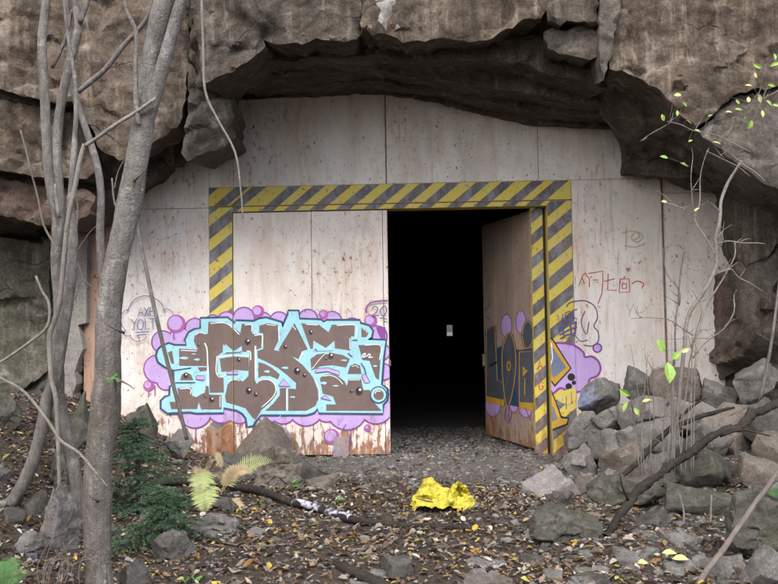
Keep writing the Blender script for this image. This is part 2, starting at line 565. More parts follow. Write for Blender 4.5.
mg = M('leafy_gravel_soil', .92, .2)
soil = mg.mix(mg.ramp(mg.noise(6, 8, .7), .3, .7), (.035, .027, .021), (.075, .058, .045))
dust = mg.mix(mg.ramp(mg.noise(9, 8, .7), .3, .7), (.065, .058, .053), (.14, .128, .12))
ys_ = mg.sep(1)
xs_ = mg.sep(0)
apron = mg.math('MULTIPLY', mg.ramp(mg.math('ADD', ys_, mg.math('MULTIPLY', mg.noise(1.6, 6, .65), 2.4)), -.95, .15), mg.ramp(xs_, -1.9, -.9))
gc = mg.mix(apron, soil, dust)
gc = mg.mix(mg.ramp(mg.noise(70, 3, .6), .6, .68, 0, .6), gc, (.24, .22, .2))
mg.color(gc)
mg.bump(mg.math('ADD', mg.noise(18, 8, .7), mg.math('MULTIPLY', mg.noise(60, 5, .7), .6)), .9, .03)
MT['ground'] = mg.m
gx = np.concatenate([[-400, -150, -60, -30, -18, -12, -9, -7.5], np.arange(-6.5, 6.51, .06), [7.5, 9, 12, 18, 30, 60, 150, 400]])
gy = np.concatenate([[-400, -150, -60, -35, -22, -16, -13, -11, -10, -9, -8.3], np.arange(-7.8, .61, .05), [1, 1.5, 2.2, 3, 4, 6, 9, 14, 22, 40, 90, 110, 200, 400]])
GX, GY = np.meshgrid(gx, gy)
GZ = gz(GX, GY)
nx = len(gx)
gv = np.stack([GX.ravel(), GY.ravel(), GZ.ravel()], 1)
gf = [(j * nx + i, j * nx + i + 1, (j + 1) * nx + i + 1, (j + 1) * nx + i) for j in range(len(gy) - 1) for i in range(nx - 1)]
structure(mesh_obj('ground', gv, gf, MT['ground'], None, 180))

# ================================================================== cliff
def loft(cols, res, rowres=None):
    """cols[c][r] world points -> dense grid (numpy H x W x 3)"""
    A = np.array([[tuple(p) for p in c] for c in cols])          # C,R,3
    C_, R_, _ = A.shape
    rows = []
    for r in range(R_ - 1):
        L = np.linalg.norm(A[:, r + 1] - A[:, r], axis=1)
        n = max(1, int(np.median(L) / (rowres[r] if rowres else res)))
        for k in range(n):
            t = k / n
            rows.append(A[:, r] * (1 - t) + A[:, r + 1] * t)
    rows.append(A[:, -1])
    B = np.array(rows)                                           # H,C,3
    out = []
    for c in range(C_ - 1):
        L = np.linalg.norm(B[:, c + 1] - B[:, c], axis=1)
        n = max(1, int(np.median(L) / res))
        n = min(n, 90)
        for k in range(n):
            t = k / n
            out.append(B[:, c] * (1 - t) + B[:, c + 1] * t)
    out.append(B[:, -1])
    return np.array(out).transpose(1, 0, 2)

def rock_relief(G, seed, a1=.5, a2=.5, a3=.5, fade=None):
    H, W, _ = G.shape
    du = np.gradient(G, axis=1)
    dv = np.gradient(G, axis=0)
    N = np.cross(du, dv)
    # smooth the normals a little
    for _ in range(14):
        N[1:-1] = (N[:-2] + N[1:-1] * 2 + N[2:]) / 4
        N[:, 1:-1] = (N[:, :-2] + N[:, 1:-1] * 2 + N[:, 2:]) / 4
    N /= np.linalg.norm(N, axis=2)[:, :, None] + 1e-9
    P = G.reshape(-1, 3)
    Q = P + np.stack([fbm(P, 1.6, 3, seed + 1), fbm(P, 1.6, 3, seed + 2), fbm(P, 1.6, 3, seed + 3)], 1) * .05
    d = facet(Q * np.array([.8, .8, 1.2]), .9, seed, .28 * a1, .07 * a1) + facet(Q * np.array([.7, .7, 1.2]), 2.4, seed + 20, .26 * a2, .10 * a2) + facet(Q, 6.5, seed + 40, .26 * a3, .10 * a3)
    d = d + fbm(P, 2.2, 4, seed + 5) * .014 + fbm(P, 14, 2, seed + 6) * .004
    if fade is not None:
        d = d * np.repeat(fade, W)
    return P + N.reshape(-1, 3) * d[:, None], H, W

def grid_faces(H, W, flip=False):
    F = []
    for j in range(H - 1):
        for i in range(W - 1):
            a = j * W + i
            F.append((a, a + 1, a + W + 1, a + W) if flip else (a, a + W, a + W + 1, a + 1))
    return F

# columns of the upper cliff: (face at frame top, lip of the face, crease of the underside, contact with the gate wall)
UC = [
    ((-420, 0, -3.2), (-420, 95, -3.0), (-420, 230, -2.6), (-420, 250, -1.6)),
    ((-160, 0, -2.3), (-160, 80, -2.2), (-160, 215, -1.9), (-160, 238, -.7)),
    ((-20, 0, -1.95), (-20, 84, -1.85), (-20, 208, -1.15), (-20, 232, -.1)),
    ((35, 0, -1.75), (40, 100, -1.65), (30, 212, -1.1), (40, 236, .0)),
    ((80, 0, -1.6), (80, 112, -1.45), (84, 200, -.85), (88, 218, .08)),
    ((130, 0, -1.5), (130, 128, -1.25), (132, 178, -.6), (134, 196, .1)),
    ((172, 0, -1.5), (172, 118, -1.15), (172, 158, -.5), (170, 172, .1)),
    ((184, 0, -1.6), (188, 98, -1.1), (192, 140, -.55), (196, 160, .1)),
    ((192, 0, -2.35), (204, 84, -2.25), (222, 100, -1.0), (232, 150, .1)),
    ((228, 0, -2.45), (240, 64, -2.3), (244, 88, -1.1), (240, 99, .12)),
    ((270, 0, -2.5), (272, 44, -2.4), (275, 74, -1.3), (276, 96, .12)),
    ((320, 0, -2.5), (320, 40, -2.4), (320, 74, -1.3), (320, 94, .12)),
    ((362, 0, -2.5), (362, 34, -2.4), (362, 66, -1.3), (362, 93, .12)),
    ((409, 0, -2.5), (409, 39, -2.4), (409, 72, -1.3), (409, 97, .12)),
    ((486, 0, -2.5), (486, 36, -2.4), (480, 82, -1.3), (480, 113, .12)),
    ((540, -8, -2.5), (543, 20, -2.4), (540, 92, -1.2), (538, 125, .12)),
    ((590, -8, -2.6), (598, 58, -2.5), (598, 104, -1.2), (616, 128, .12)),
    ((636, -8, -2.8), (636, 78, -2.6), (628, 138, -1.0), (627, 172, .12)),
    ((676, -8, -2.9), (674, 110, -2.7), (668, 150, -1.1), (666, 180, .12)),
    ((720, -8, -3.0), (718, 150, -2.8), (710, 172, -1.3), (706, 188, .1)),
    ((768, -8, -3.1), (762, 180, -2.9), (758, 196, -1.7), (752, 208, -.5)),
    ((840, -8, -3.4), (840, 205, -3.2), (838, 216, -2.4), (832, 230, -1.2)),
    ((1150, -8, -4.2), (1150, 240, -4.0), (1150, 250, -3.4), (1150, 270, -2.4)),
]
cols = []
for a, b, c, d in UC:
    a, b, c = (a[0], a[1], a[2] * .70), (b[0], b[1] - 6, b[2] * .70), (c[0], c[1], c[2] * .74)
    pa, pb, pc, pd = at(*a), at(*b), at(*c), at(*d)
    top = Vector((pa.x, pa.y + .5, 9.5))
    back = Vector((pa.x, 7.0, 10.0))
    mid = Vector((pa.x, pa.y + .05, pa.z + .5))
    inn = Vector((pd.x, pd.y + 1.2, pd.z + .05))
    cols.append([back, top, mid, pa, pb, pc, pd, inn])
G = loft(cols, .028, [.5, .25, .05, .024, .026, .026, .2])
hrow = np.median(G[:, :, 1], axis=1)
hi_ = int(np.argmin(hrow))
fade = np.ones(G.shape[0])
fade[hi_:] = np.interp(np.arange(G.shape[0] - hi_), [0, 8, 30, G.shape[0] - hi_], [1, .7, .5, .2])
P, H, W = rock_relief(G, 11, .8, 1.3, 1.5, fade)
cliff = structure(mesh_obj('cliff', P, grid_faces(H, W), MT['cliff'], None, 38))
# lower cliff on either side of the gate
def lower(colspec, seed, mat):
    cs = [[at(*p) for p in c] for c in colspec]
    G = loft(cs, .035)
    P, H, W = rock_relief(G, seed, 1.2, 1.2, 1.2)
    return mesh_obj('rock_face', P, grid_faces(H, W), mat, cliff, 38)
lower([((-420, 215, -1.7), (-420, 330, -1.9), (-420, 470, -2.1)), ((-160, 205, -.7), (-160, 330, -1.0), (-160, 450, -1.2)),
       ((-20, 205, .0), (-20, 330, -.25), (-20, 440, -.5)), ((40, 205, .1), (40, 330, -.1), (40, 440, -.3)),
       ((72, 205, .12), (72, 330, .05), (72, 450, -.05)), ((110, 200, .5), (110, 330, .5), (110, 460, .5))], 31, MT['cliff_low'])
lower([((700, 165, .45), (700, 300, .4), (700, 400, .4)), ((722, 165, .1), (722, 300, .05), (722, 400, .0)),
       ((752, 180, -.4), (752, 300, -.45), (752, 410, -.55)), ((795, 190, -1.2), (795, 300, -1.25), (795, 430, -1.4)),
       ((1150, 230, -3.0), (1150, 300, -3.1), (1150, 460, -3.2))], 47, MT['cliff'])

# ---- angular rock meshes
_ICO = {}
def ico(level):
    if level not in _ICO:
        bm = bmesh.new()
        bmesh.ops.create_icosphere(bm, subdivisions=level, radius=1)
        bm.verts.ensure_lookup_table()
        _ICO[level] = (np.array([v.co[:] for v in bm.verts]), [tuple(v.index for v in f.verts) for f in bm.faces])
        bm.free()
    return _ICO[level]

def rock_mesh(seed, size=(1, 1, 1), level=4, nplanes=13, boxy=.6, rough=1.0, sharp=26.0):
    """angular stone: a sphere cut by random flat planes, edges slightly worn, broken relief on top; fills the box size, base at z = 0"""
    rnd = random.Random(seed)
    D, F = ico(level)
    rot = np.array(Matrix.Rotation(rnd.uniform(-.45, .45), 3, 'X') @ Matrix.Rotation(rnd.uniform(-.45, .45), 3, 'Y') @ Matrix.Rotation(rnd.uniform(-1.5, 1.5), 3, 'Z'))
    planes = []
    for ax in range(3):
        for sg in (-1, 1):
            n = np.array([rnd.gauss(0, .22) for _ in range(3)])
            n[ax] += sg
            planes.append((rot @ (n / np.linalg.norm(n)), rnd.uniform(.62, .9) if rnd.random() < .5 + boxy / 2 else 1.0))
    for _ in range(max(0, nplanes - 6)):
        n = np.array([rnd.gauss(0, 1) for _ in range(3)])
        planes.append((n / np.linalg.norm(n), rnd.uniform(.72, 1.0)))
    N = np.array([p[0] for p in planes])
    K = np.array([p[1] for p in planes])
    q = np.maximum(D @ N.T, .02) / K                      # 1/r for each plane
    r = 1.0 / (np.log(np.exp(sharp * q).sum(1)) / sharp)
    co = D * np.minimum(r, 1.35)[:, None]
    sz = np.array(size)
    lo, hi = co.min(0), co.max(0)
    co = ((co - lo) / (hi - lo) - np.array([.5, .5, .5])) * sz
    m = float(np.cbrt(sz.prod()))
    o3 = np.array([seed * 1.37 % 19, seed * 2.11 % 23, seed * .73 % 17]) * 1.0
    wco = co / m + o3
    d = rough * m * (facet(wco, 2.2, seed, .16, .06) + facet(wco * np.array([.7, 1, 1.3]), 5.5, seed + 9, .22, .10) + fbm(wco, 4, 4, seed) * .018)
    u = co / (np.linalg.norm(co, axis=1)[:, None] + 1e-9)
    co = co + u * d[:, None]
    co[:, 2] -= co[:, 2].min()
    me = bpy.data.meshes.new('rock')
    me.from_pydata(co.tolist(), [], F)
    me.update()
    return me

def block_mesh(seed, size=(1, 1, 1), cuts=3, rough=1.0, pts=None, bev=.018):
    """angular block: hull of a crooked box with broken corners, edges slightly worn"""
    rnd = random.Random(seed)
    bm = bmesh.new()
    if pts is None:
        P = []
        rot = Matrix.Rotation(rnd.uniform(-.6, .6), 3, 'X') @ Matrix.Rotation(rnd.uniform(-.55, .55), 3, 'Y') @ Matrix.Rotation(rnd.uniform(-.9, .9), 3, 'Z')
        for sx in (-1, 1):
            for sy in (-1, 1):
                for sz_ in (-1, 1):
                    c = Vector((sx * rnd.uniform(.55, 1.05), sy * rnd.uniform(.55, 1.05), sz_ * rnd.uniform(.34, .72)))
                    if rnd.random() < .45:
                        ax = rnd.randrange(3)
                        for k in range(3):
                            q = c.copy()
                            q[k] *= rnd.uniform(.35, .75)
                            P.append(rot @ q)
                    else:
                        P.append(rot @ c)
    else:
        P = [Vector(p) for p in pts]
    for p in P:
        bm.verts.new(p)
    r = bmesh.ops.convex_hull(bm, input=list(bm.verts))
    bmesh.ops.delete(bm, geom=list({g for g in r['geom_interior'] + r['geom_unused'] if isinstance(g, bmesh.types.BMVert)}), context='VERTS')
    co = np.array([v.co[:] for v in bm.verts])
    lo, hi = co.min(0), co.max(0)
    if pts is None:
        for v in bm.verts:
            v.co = Vector(((np.array(v.co[:]) - lo) / (hi - lo) - np.array([.5, .5, 0])) * np.array(size))
        m = float(np.cbrt(np.prod(size)))
    else:
        m = float(np.cbrt(np.prod(hi - lo)))
    bmesh.ops.dissolve_limit(bm, angle_limit=R(5), verts=list(bm.verts), edges=list(bm.edges))
    bmesh.ops.bevel(bm, geom=list(bm.edges), offset=bev * m, segments=1, affect='EDGES', profile=.6, clamp_overlap=True)
    bmesh.ops.triangulate(bm, faces=list(bm.faces), quad_method='BEAUTY', ngon_method='BEAUTY')
    if cuts:
        lim = m * (.16 if cuts >= 3 else .3)
        for _ in range(5):
            lg = [e for e in bm.edges if e.calc_length() > lim]
            if not lg:
                break
            bmesh.ops.subdivide_edges(bm, edges=lg, cuts=1)
            bmesh.ops.triangulate(bm, faces=[f for f in bm.faces if len(f.verts) > 3], quad_method='BEAUTY', ngon_method='BEAUTY')
            bmesh.ops.beautify_fill(bm, faces=list(bm.faces), edges=[e for e in bm.edges if len(e.link_faces) == 2 and e.calc_face_angle(0) < .05])
    bm.normal_update()
    co = np.array([v.co[:] for v in bm.verts])
    no = np.array([v.normal[:] for v in bm.verts])
    wco = co / m + np.array([seed * 1.37 % 19, seed * 2.11 % 23, seed * .73 % 17])
    d = rough * m * (facet(wco, 2.6, seed, .10, .05) + facet(wco * np.array([.7, 1, 1.3]), 6, seed + 9, .14, .08) + fbm(wco, 5, 4, seed) * .012)
    co = co + no * d[:, None]
    for v, c in zip(bm.verts, co):
        v.co = c
    bmesh.ops.recalc_face_normals(bm, faces=list(bm.faces))
    me = bpy.data.meshes.new('rock')
    bm.to_mesh(me)
    bm.free()
    return me

def scaled(me, sx, sy, sz):
    n = len(me.vertices)
    a = np.empty(n * 3)
    me.vertices.foreach_get('co', a)
    a = a.reshape(-1, 3) * np.array([sx, sy, sz])
    me.vertices.foreach_set('co', a.ravel())
    me.update()

def rock_at(name, x0, x1, y0, y1, depth, mat, seed, label=None, thick=None, parent=None, sink=.0, level=4, npts=13, group=None, boxy=.6, sharp=26.0, rough=1.0, taper=None, style='block'):
    """rock filling the pixel box x0..x1, y0..y1 with its middle on the plane y = depth"""
    cx = (x0 + x1) / 2
    base = at(cx, y1, depth)
    w = pxsize(depth, x1 - x0)
    h = pxsize(depth, y1 - y0) + sink
    me = block_mesh(seed, (w, thick or w * .8, h), 3, rough) if style == 'block' else rock_mesh(seed, (w, thick or w * .8, h), 5, 11, .5, 1.3, 34)
    if taper:
        k_, ax_ = taper
        q = np.empty(len(me.vertices) * 3)
        me.vertices.foreach_get('co', q)
        q = q.reshape(-1, 3)
        t_ = np.clip(q[:, 2] / h, 0, 1) * k_
        q[:, 0] = q[:, 0] * (1 - t_) + ax_ * w * t_
        q[:, 1] = q[:, 1] * (1 - t_)
        me.vertices.foreach_set('co', q.ravel())
        me.update()
    o = link_mesh(name, me, MT[mat], parent, 40)
    o.location = (base.x, base.y, base.z - sink)
    if label:
        tag(o, label, 'rock', group)
    return o

# ---- big flat slabs with sharp broken edges
from mathutils.geometry import delaunay_2d_cdt
def slab(poly, thick, mat, seed, res=.036, jag=.022, relief=1.0, parent=None, lip=.012):
    """poly: (px,py,y) outline of a flat broken face; gets real thickness behind it"""
    W0 = np.array([tuple(at(*p)) for p in poly])
    A = np.c_[W0[:, 0], W0[:, 2], np.ones(len(W0))]
    coef = np.linalg.lstsq(A, W0[:, 1], rcond=None)[0]
    rnd = random.Random(seed)
    jag = min(jag, .05 * min(np.ptp(W0[:, 0]), np.ptp(W0[:, 2])))
    out = []
    for i in range(len(W0)):
        p, q = W0[i], W0[(i + 1) % len(W0)]
        L_ = math.hypot(q[0] - p[0], q[2] - p[2])
        n = max(1, int(L_ / .055))
        nx_, nz_ = -(q[2] - p[2]) / (L_ + 1e-9), (q[0] - p[0]) / (L_ + 1e-9)
        for k in range(n):
            t = k / n
            j = rnd.uniform(-jag, jag) * (1 if k else .4)
            out.append((p[0] + (q[0] - p[0]) * t + nx_ * j, p[2] + (q[2] - p[2]) * t + nz_ * j))
    O = np.array(out)
    x0, z0 = O.min(0)
    x1, z1 = O.max(0)
    zmax = min(z1, 6.0)
    gx_, gz_ = np.meshgrid(np.arange(x0, x1, res), np.arange(z0, z1, res * .87))
    gx_ = gx_ + (np.arange(gx_.shape[0]) % 2)[:, None] * res * .5
    Pn = np.c_[gx_.ravel(), gz_.ravel()]
    rr = np.random.default_rng(seed)
    Pn = Pn + rr.uniform(-.3, .3, Pn.shape) * res
    # inside test and distance to the outline
    ins = np.zeros(len(Pn), bool)
    dist = np.full(len(Pn), 1e9)
    for i in range(len(O)):
        p, q = O[i], O[(i + 1) % len(O)]
        c1 = (p[1] > Pn[:, 1]) != (q[1] > Pn[:, 1])
        xi = p[0] + (Pn[:, 1] - p[1]) / (q[1] - p[1] + 1e-12) * (q[0] - p[0])
        ins ^= c1 & (Pn[:, 0] < xi)
        e = q - p
        t = np.clip(((Pn - p) @ e) / (e @ e + 1e-12), 0, 1)
        dist = np.minimum(dist, np.hypot(*(Pn - p - t[:, None] * e).T))
    keep = ins & (dist > res * .55)
    Pn, dist = Pn[keep], dist[keep]
    allp = np.r_[O, Pn]
    dd = np.r_[np.zeros(len(O)), dist]
    no = len(O)
    vs, _, fs, _, _, _ = delaunay_2d_cdt([Vector(p) for p in allp], [(i, (i + 1) % no) for i in range(no)], [list(range(no))], 1, 1e-5)
    V2 = np.array([v[:] for v in vs])
    if len(V2) != len(allp):
        d2 = np.full(len(V2), 1.0)
        for k, v in enumerate(V2[:no]):
            d2[k] = 0
        dd = d2
    Y0 = V2[:, 0] * coef[0] + V2[:, 1] * coef[1] + coef[2]
    P3 = np.c_[V2[:, 0], Y0, V2[:, 1]]
    Q = P3 + np.stack([fbm(P3, 1.6, 3, seed + 1), fbm(P3, 1.6, 3, seed + 2), fbm(P3, 1.6, 3, seed + 3)], 1) * .06
    d = facet(Q * np.array([.8, .3, 1.0]), 1.1, seed, .20, .06) + facet(Q * np.array([.9, .3, 1.2]), 3.2, seed + 20, .20, .07) + facet(Q, 9, seed + 40, .22, .09)
    d = d * relief * .8 + fbm(P3, 2.4, 4, seed + 5) * .008 + fbm(P3, 16, 3, seed + 6) * .004
    Y = Y0 + d + lip * np.clip(1 - dd / .06, 0, 1) ** 2
    n0 = len(V2)
    V = np.c_[V2[:, 0], Y, V2[:, 1]].tolist()
    F = [tuple(f) for f in fs]
    cen = V2.mean(0)
    ring = list(range(no))
    for k, (fr, sh) in enumerate(((.12, .012), (.45, .05), (1.0, .10))):
        base = len(V)
        for i in range(no):
            p = V2[i]
            inw = cen - p
            inw = inw / (np.linalg.norm(inw) + 1e-9)
            j = rnd.uniform(-.02, .02)
            V.append([p[0] + inw[0] * (sh + j), V[i][1] + thick * fr + j, p[1] + inw[1] * (sh + j)])
        nr = list(range(base, base + no))
        for i in range(no):
            F.append((ring[i], ring[(i + 1) % no], nr[(i + 1) % no], nr[i]))
        ring = nr
    bm = bmesh.new()
    me = bpy.data.meshes.new('rock_slab')
    me.from_pydata(V, [], F)
    bm.from_mesh(me)
    bmesh.ops.recalc_face_normals(bm, faces=list(bm.faces))
    bm.to_mesh(me)
    bm.free()
    return link_mesh('rock_slab', me, MT[mat], parent, 42)

SL = [  # outline px, (y left, y right), thickness, material
    ([(186, -60), (189, 0), (196, 40), (203, 84), (215, 76), (232, 70), (246, 62), (252, 56), (264, 44), (262, 38), (275, 43), (290, 42), (302, 44), (316, 37), (330, 40), (345, 41), (357, 38), (360, 32), (362, -60)], (-1.95, -2.0), .9, 'cliff'),
    ([(362, -60), (360, 32), (366, 28), (372, 33), (378, 31), (392, 35), (402, 40), (412, 38), (425, 40), (437, 36), (450, 35), (470, 38), (486, 36), (500, 33), (512, 30), (522, 22), (540, 20), (546, 12), (545, -60)], (-2.05, -2.0), .9, 'cliff_warm'),
    ([(374, -2), (397, -2), (392, 12), (400, 25), (386, 29), (378, 21), (381, 10)], (-2.075, -2.085), .2, 'cliff_pale'),
    ([(545, -60), (547, 22), (560, 28), (566, 22), (597, 25), (601, -60)], (-2.02, -2.06), .7, 'cliff'),
    ([(544, 31), (548, 48), (560, 53), (575, 56), (590, 60), (601, 54), (598, 27), (580, 25), (566, 30), (552, 27)], (-1.92, -1.98), .6, 'cliff_block'),
    ([(600, -60), (598, 20), (600, 55), (604, 79), (608, 68), (613, 40), (622, -10), (625, -60)], (-2.16, -2.2), .5, 'cliff_block'),
    ([(625, -60), (613, 42), (610, 69), (622, 70), (636, 77), (648, 86), (659, 92), (666, 100), (675, 111), (686, 120), (696, 128), (706, 121), (722, 105), (738, 94), (770, 89), (830, 80), (1000, 70), (1000, -60)], (-2.12, -2.35), .8, 'cliff_warm'),
    ([(697, 129), (708, 123), (722, 107), (738, 96), (770, 91), (840, 82), (1000, 75), (1000, 230), (850, 205), (790, 192), (770, 184), (758, 177), (745, 168), (733, 160), (716, 146), (704, 137)], (-2.12, -2.4), .6, 'cliff_block'),
    ([(626, 90), (624, 130), (625, 172), (650, 176), (672, 179), (690, 183), (722, 190), (725, 120)], (-.42, -.62), .6, 'cliff'),
    ([(-200, -60), (-200, 72), (-60, 78), (0, 88), (20, 96), (45, 102), (62, 105), (76, 104), (80, 112), (92, 128), (97, 145), (104, 152), (118, 160), (140, 148), (152, 140), (163, 134), (178, 128), (183, 118), (186, 95), (191, 60), (188, 20), (186, -60)], (-1.72, -1.25), .7, 'cliff_warm'),
    ([(-200, 88), (-60, 92), (0, 99), (30, 106), (60, 111), (76, 111), (90, 150), (96, 170), (84, 178), (60, 180), (30, 176), (0, 170), (-60, 166), (-200, 160)], (-1.69, -1.2), .8, 'cliff_warm'),
    ([(-200, 168), (-60, 176), (0, 178), (30, 184), (60, 188), (85, 189), (96, 197), (92, 214), (70, 227), (40, 226), (10, 216), (-60, 208), (-200, 205)], (-1.5, -1.02), 1.0, 'cliff_red'),
    ([(94, 168), (112, 165), (140, 154), (150, 161), (166, 152), (169, 162), (160, 172), (140, 186), (120, 200), (98, 213), (90, 200)], (-.72, -.45), .6, 'cliff'),
    ([(191, 60), (204, 86), (222, 95), (235, 98), (234, 138), (225, 146), (205, 152), (186, 160), (180, 152), (183, 138), (189, 115)], (-1.32, -1.05), 1.0, 'cliff_block'),
    ([(165, 140), (180, 132), (185, 158), (171, 166), (162, 158)], (-.55, -.5), .5, 'cliff'),
    # cliff foot right of the wall
    ([(722, 186), (745, 178), (775, 190), (780, 230), (766, 262), (745, 268), (730, 250)], (-.3, -.9), .6, 'cliff'),
    ([(736, 262), (762, 258), (790, 250), (792, 330), (770, 342), (748, 338), (738, 305)], (-.45, -1.0), .6, 'cliff_block'),
    ([(716, 275), (736, 268), (742, 330), (738, 372), (722, 380), (715, 340)], (-.05, -.3), .5, 'cliff_red'),
    ([(744, 342), (770, 338), (810, 330), (812, 415), (752, 410)], (-.5, -1.15), .6, 'cliff'),
    # stained wall at the left
    ([(-200, 235), (-20, 232), (18, 240), (46, 245), (50, 300), (46, 372), (20, 392), (-20, 400), (-200, 420)], (-.75, -.28), .4, 'cliff_low'),
    ([(44, 238), (74, 232), (76, 300), (70, 360), (60, 420), (40, 420), (46, 330)], (-.22, -.05), .3, 'cliff_low'),
    # flat stepped layers of the dark underside, the last one closing on the gate wall
    ([(233, 40), (236, 98), (262, 97), (300, 95), (350, 92), (385, 93), (430, 102), (480, 113), (530, 124), (575, 127), (622, 128), (622, 50)], (-.10, -.12), .5, 'cliff'),
    ([(240, 40), (243, 88), (258, 86), (290, 84), (318, 85), (346, 80), (372, 82), (410, 88), (440, 93), (478, 101), (500, 103), (540, 113), (580, 116), (618, 116), (620, 50)], (-.55, -.6), .5, 'cliff'),
    ([(248, 35), (252, 76), (270, 73), (300, 74), (330, 70), (350, 66), (384, 70), (420, 76), (436, 74), (470, 84), (512, 92), (545, 96), (580, 103), (614, 104), (616, 50)], (-1.0, -1.05), .5, 'cliff'),
    ([(262, 30), (266, 60), (290, 60), (310, 56), (340, 58), (372, 52), (400, 56), (440, 58), (452, 62), (490, 62), (530, 66), (548, 76), (580, 82), (606, 90), (610, 40)], (-1.42, -1.5), .5, 'cliff'),
    ([(640, 84), (642, 122), (656, 138), (672, 150), (690, 160), (712, 170), (728, 176), (735, 120)], (-.95, -1.25), .5, 'cliff'),
]
for k, (pl, (ya, yb), th, mt) in enumerate(SL):
    xs0, xs1 = min(p[0] for p in pl), max(p[0] for p in pl)
    slab([(p[0], p[1], ya + (yb - ya) * (p[0] - xs0) / (xs1 - xs0)) for p in pl], th, mt, 300 + k * 11, parent=cliff, res=.036 if xs1 - xs0 > 60 else .028, jag=.007 if ya > -1.6 and xs0 > 230 and xs1 < 740 else .015)

# ================================================================== tunnel behind the gate
def quad(name, pts, mat, parent=None):
    return mesh_obj(name, pts, [tuple(range(len(pts)))], mat, parent)
tx0, tx1, tz, tl = -2.55, 2.6, 3.75, 38.0
def tunnel_geo():
    V, F = [], []
    ys = list(np.arange(.2, 8, .35)) + list(np.arange(8, tl, 3.0)) + [tl]
    prof = []
    for k in range(9):
        prof.append((tx0, -.1 + k * (tz - .4) / 8))
    for k in range(1, 8):
        a = math.pi * (1 - k / 8)
        prof.append(((tx0 + tx1) / 2 + math.cos(a) * (tx1 - tx0) / 2 * .98, tz - .4 + math.sin(a) * .5))
    for k in range(9):
        prof.append((tx1, tz - .4 - k * (tz - .3) / 8))
    for y in ys:
        for x, z in prof:
            V.append((x, y, z))
    n = len(prof)
    A = np.array(V)
    d = facet(A, .9, 77, .4, .2) * .6
    A[:, 0] += d * np.sign(A[:, 0])
    for j in range(len(ys) - 1):
        for i in range(n - 1):
            a = j * n + i
            F.append((a, a + 1, a + n + 1, a + n))
    return A, F
v, f = tunnel_geo()
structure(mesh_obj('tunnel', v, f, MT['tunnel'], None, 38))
# end wall with a small opening to daylight
c0, c1 = at(442.5, 336, tl), at(452.5, 325, tl)
ex0, ex1, ez0, ez1 = c0.x, c1.x, c0.z, c1.z
for nm, a in (('tunnel_end_wall', (tx0 - 1, ex0, -.5, 6)), ('tunnel_end_wall', (ex1, tx1 + 1, -.5, 6)), ('tunnel_end_wall', (ex0, ex1, -.5, ez0)), ('tunnel_end_wall', (ex0, ex1, ez1, 6))):
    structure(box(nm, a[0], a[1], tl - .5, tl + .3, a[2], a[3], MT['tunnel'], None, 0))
xm = ex0 + (ex1 - ex0) * .42
tag(box('shutter', ex0 + .01, xm, tl - .2, tl - .12, ez0 + .002, ez1 - .002, MT['rock_pale'], None, .01), 'half open pale shutter in the small lit opening at the tunnel end', 'shutter')

# ================================================================== gate wall
def WX(px, py=330):
    return at(px, py, 0).x
def WZ(py, px=390):
    return at(px, py, 0).z
wall = thing('steel_bulkhead', 'rusty white steel wall with a large double gate under the rock overhang', 'gate wall', (0, 0, 0))
XL, XJ0, XJ1 = WX(88), WX(209.5, 260), WX(233, 300)          # wall end, left jamb outer / inner
XR0, XR1 = WX(549.5, 320), WX(572.5, 260)                    # right jamb inner / outer
XMID = WX(388.5, 320)
XPOST0, XPOST1 = WX(534.5, 330), WX(546.5, 330)
ZTOP1, ZTOP0 = WZ(184), WZ(208.8)                            # lintel top / bottom
ZHL = WZ(204)
ZUP = 5.3
g = .004
panels = [  # x0,x1,z0,z1
    (XL, WX(120), -.3, ZHL - g), (WX(120) + g, XJ0 - g, -.3, ZHL - g),
    (XL, WX(233, 150), ZHL, ZUP), (WX(233, 150) + g, WX(386, 150) - g, ZTOP1 + g, ZUP), (WX(386, 150), WX(538, 150) - g, ZTOP1 + g, ZUP),
    (WX(538, 150), WX(665) - g, ZTOP1 + g, ZUP),
    (WX(665), WX(735), ZHL + .07, ZUP),
    (XR1 + g, WX(665) - g, -.3, ZTOP1), (WX(735) + g, WX(760), -.3, ZTOP1), (WX(665), WX(735), WZ(343), ZHL + .07 - g), (WX(665), WX(735), -.3, WZ(343) - g),
]
# keep clear of the lintel strip on the upper left panel
panels[2] = (XL, XJ0 - g, ZHL, ZUP)
panels.insert(3, (XJ0, WX(233, 150), ZTOP1 + g, ZUP))
for i, (x0, x1, z0, z1) in enumerate(panels):
    dy = [.0, .003, -.002, .004, .001, -.003, .002, .012, .0, .004, .008, .006][i]
    box('wall_panel', x0, x1, dy, .06, z0, z1, MT['steel'], wall, .003)
# backing frame behind the seams
for x0, x1, z0, z1 in ((XL + .01, XJ0 + .02, -.3, ZUP), (XR1 - .02, WX(734), -.3, ZUP), (XJ0, XR1, ZTOP1 - .02, ZUP)):
    box('backing_plate', x0, x1, .062, .09, z0, z1, MT['seam'], wall, 0)
# seam bars that stand proud (welded straps)
for px, z0, z1 in ((386, ZTOP1 + .01, ZUP), (665, .2, 4.4)):
    x = WX(px, 160 if px == 386 else 300)
    box('weld_strap', x - .008, x + .008, -.008, .05, z0, z1, MT['seam'], wall, .002)
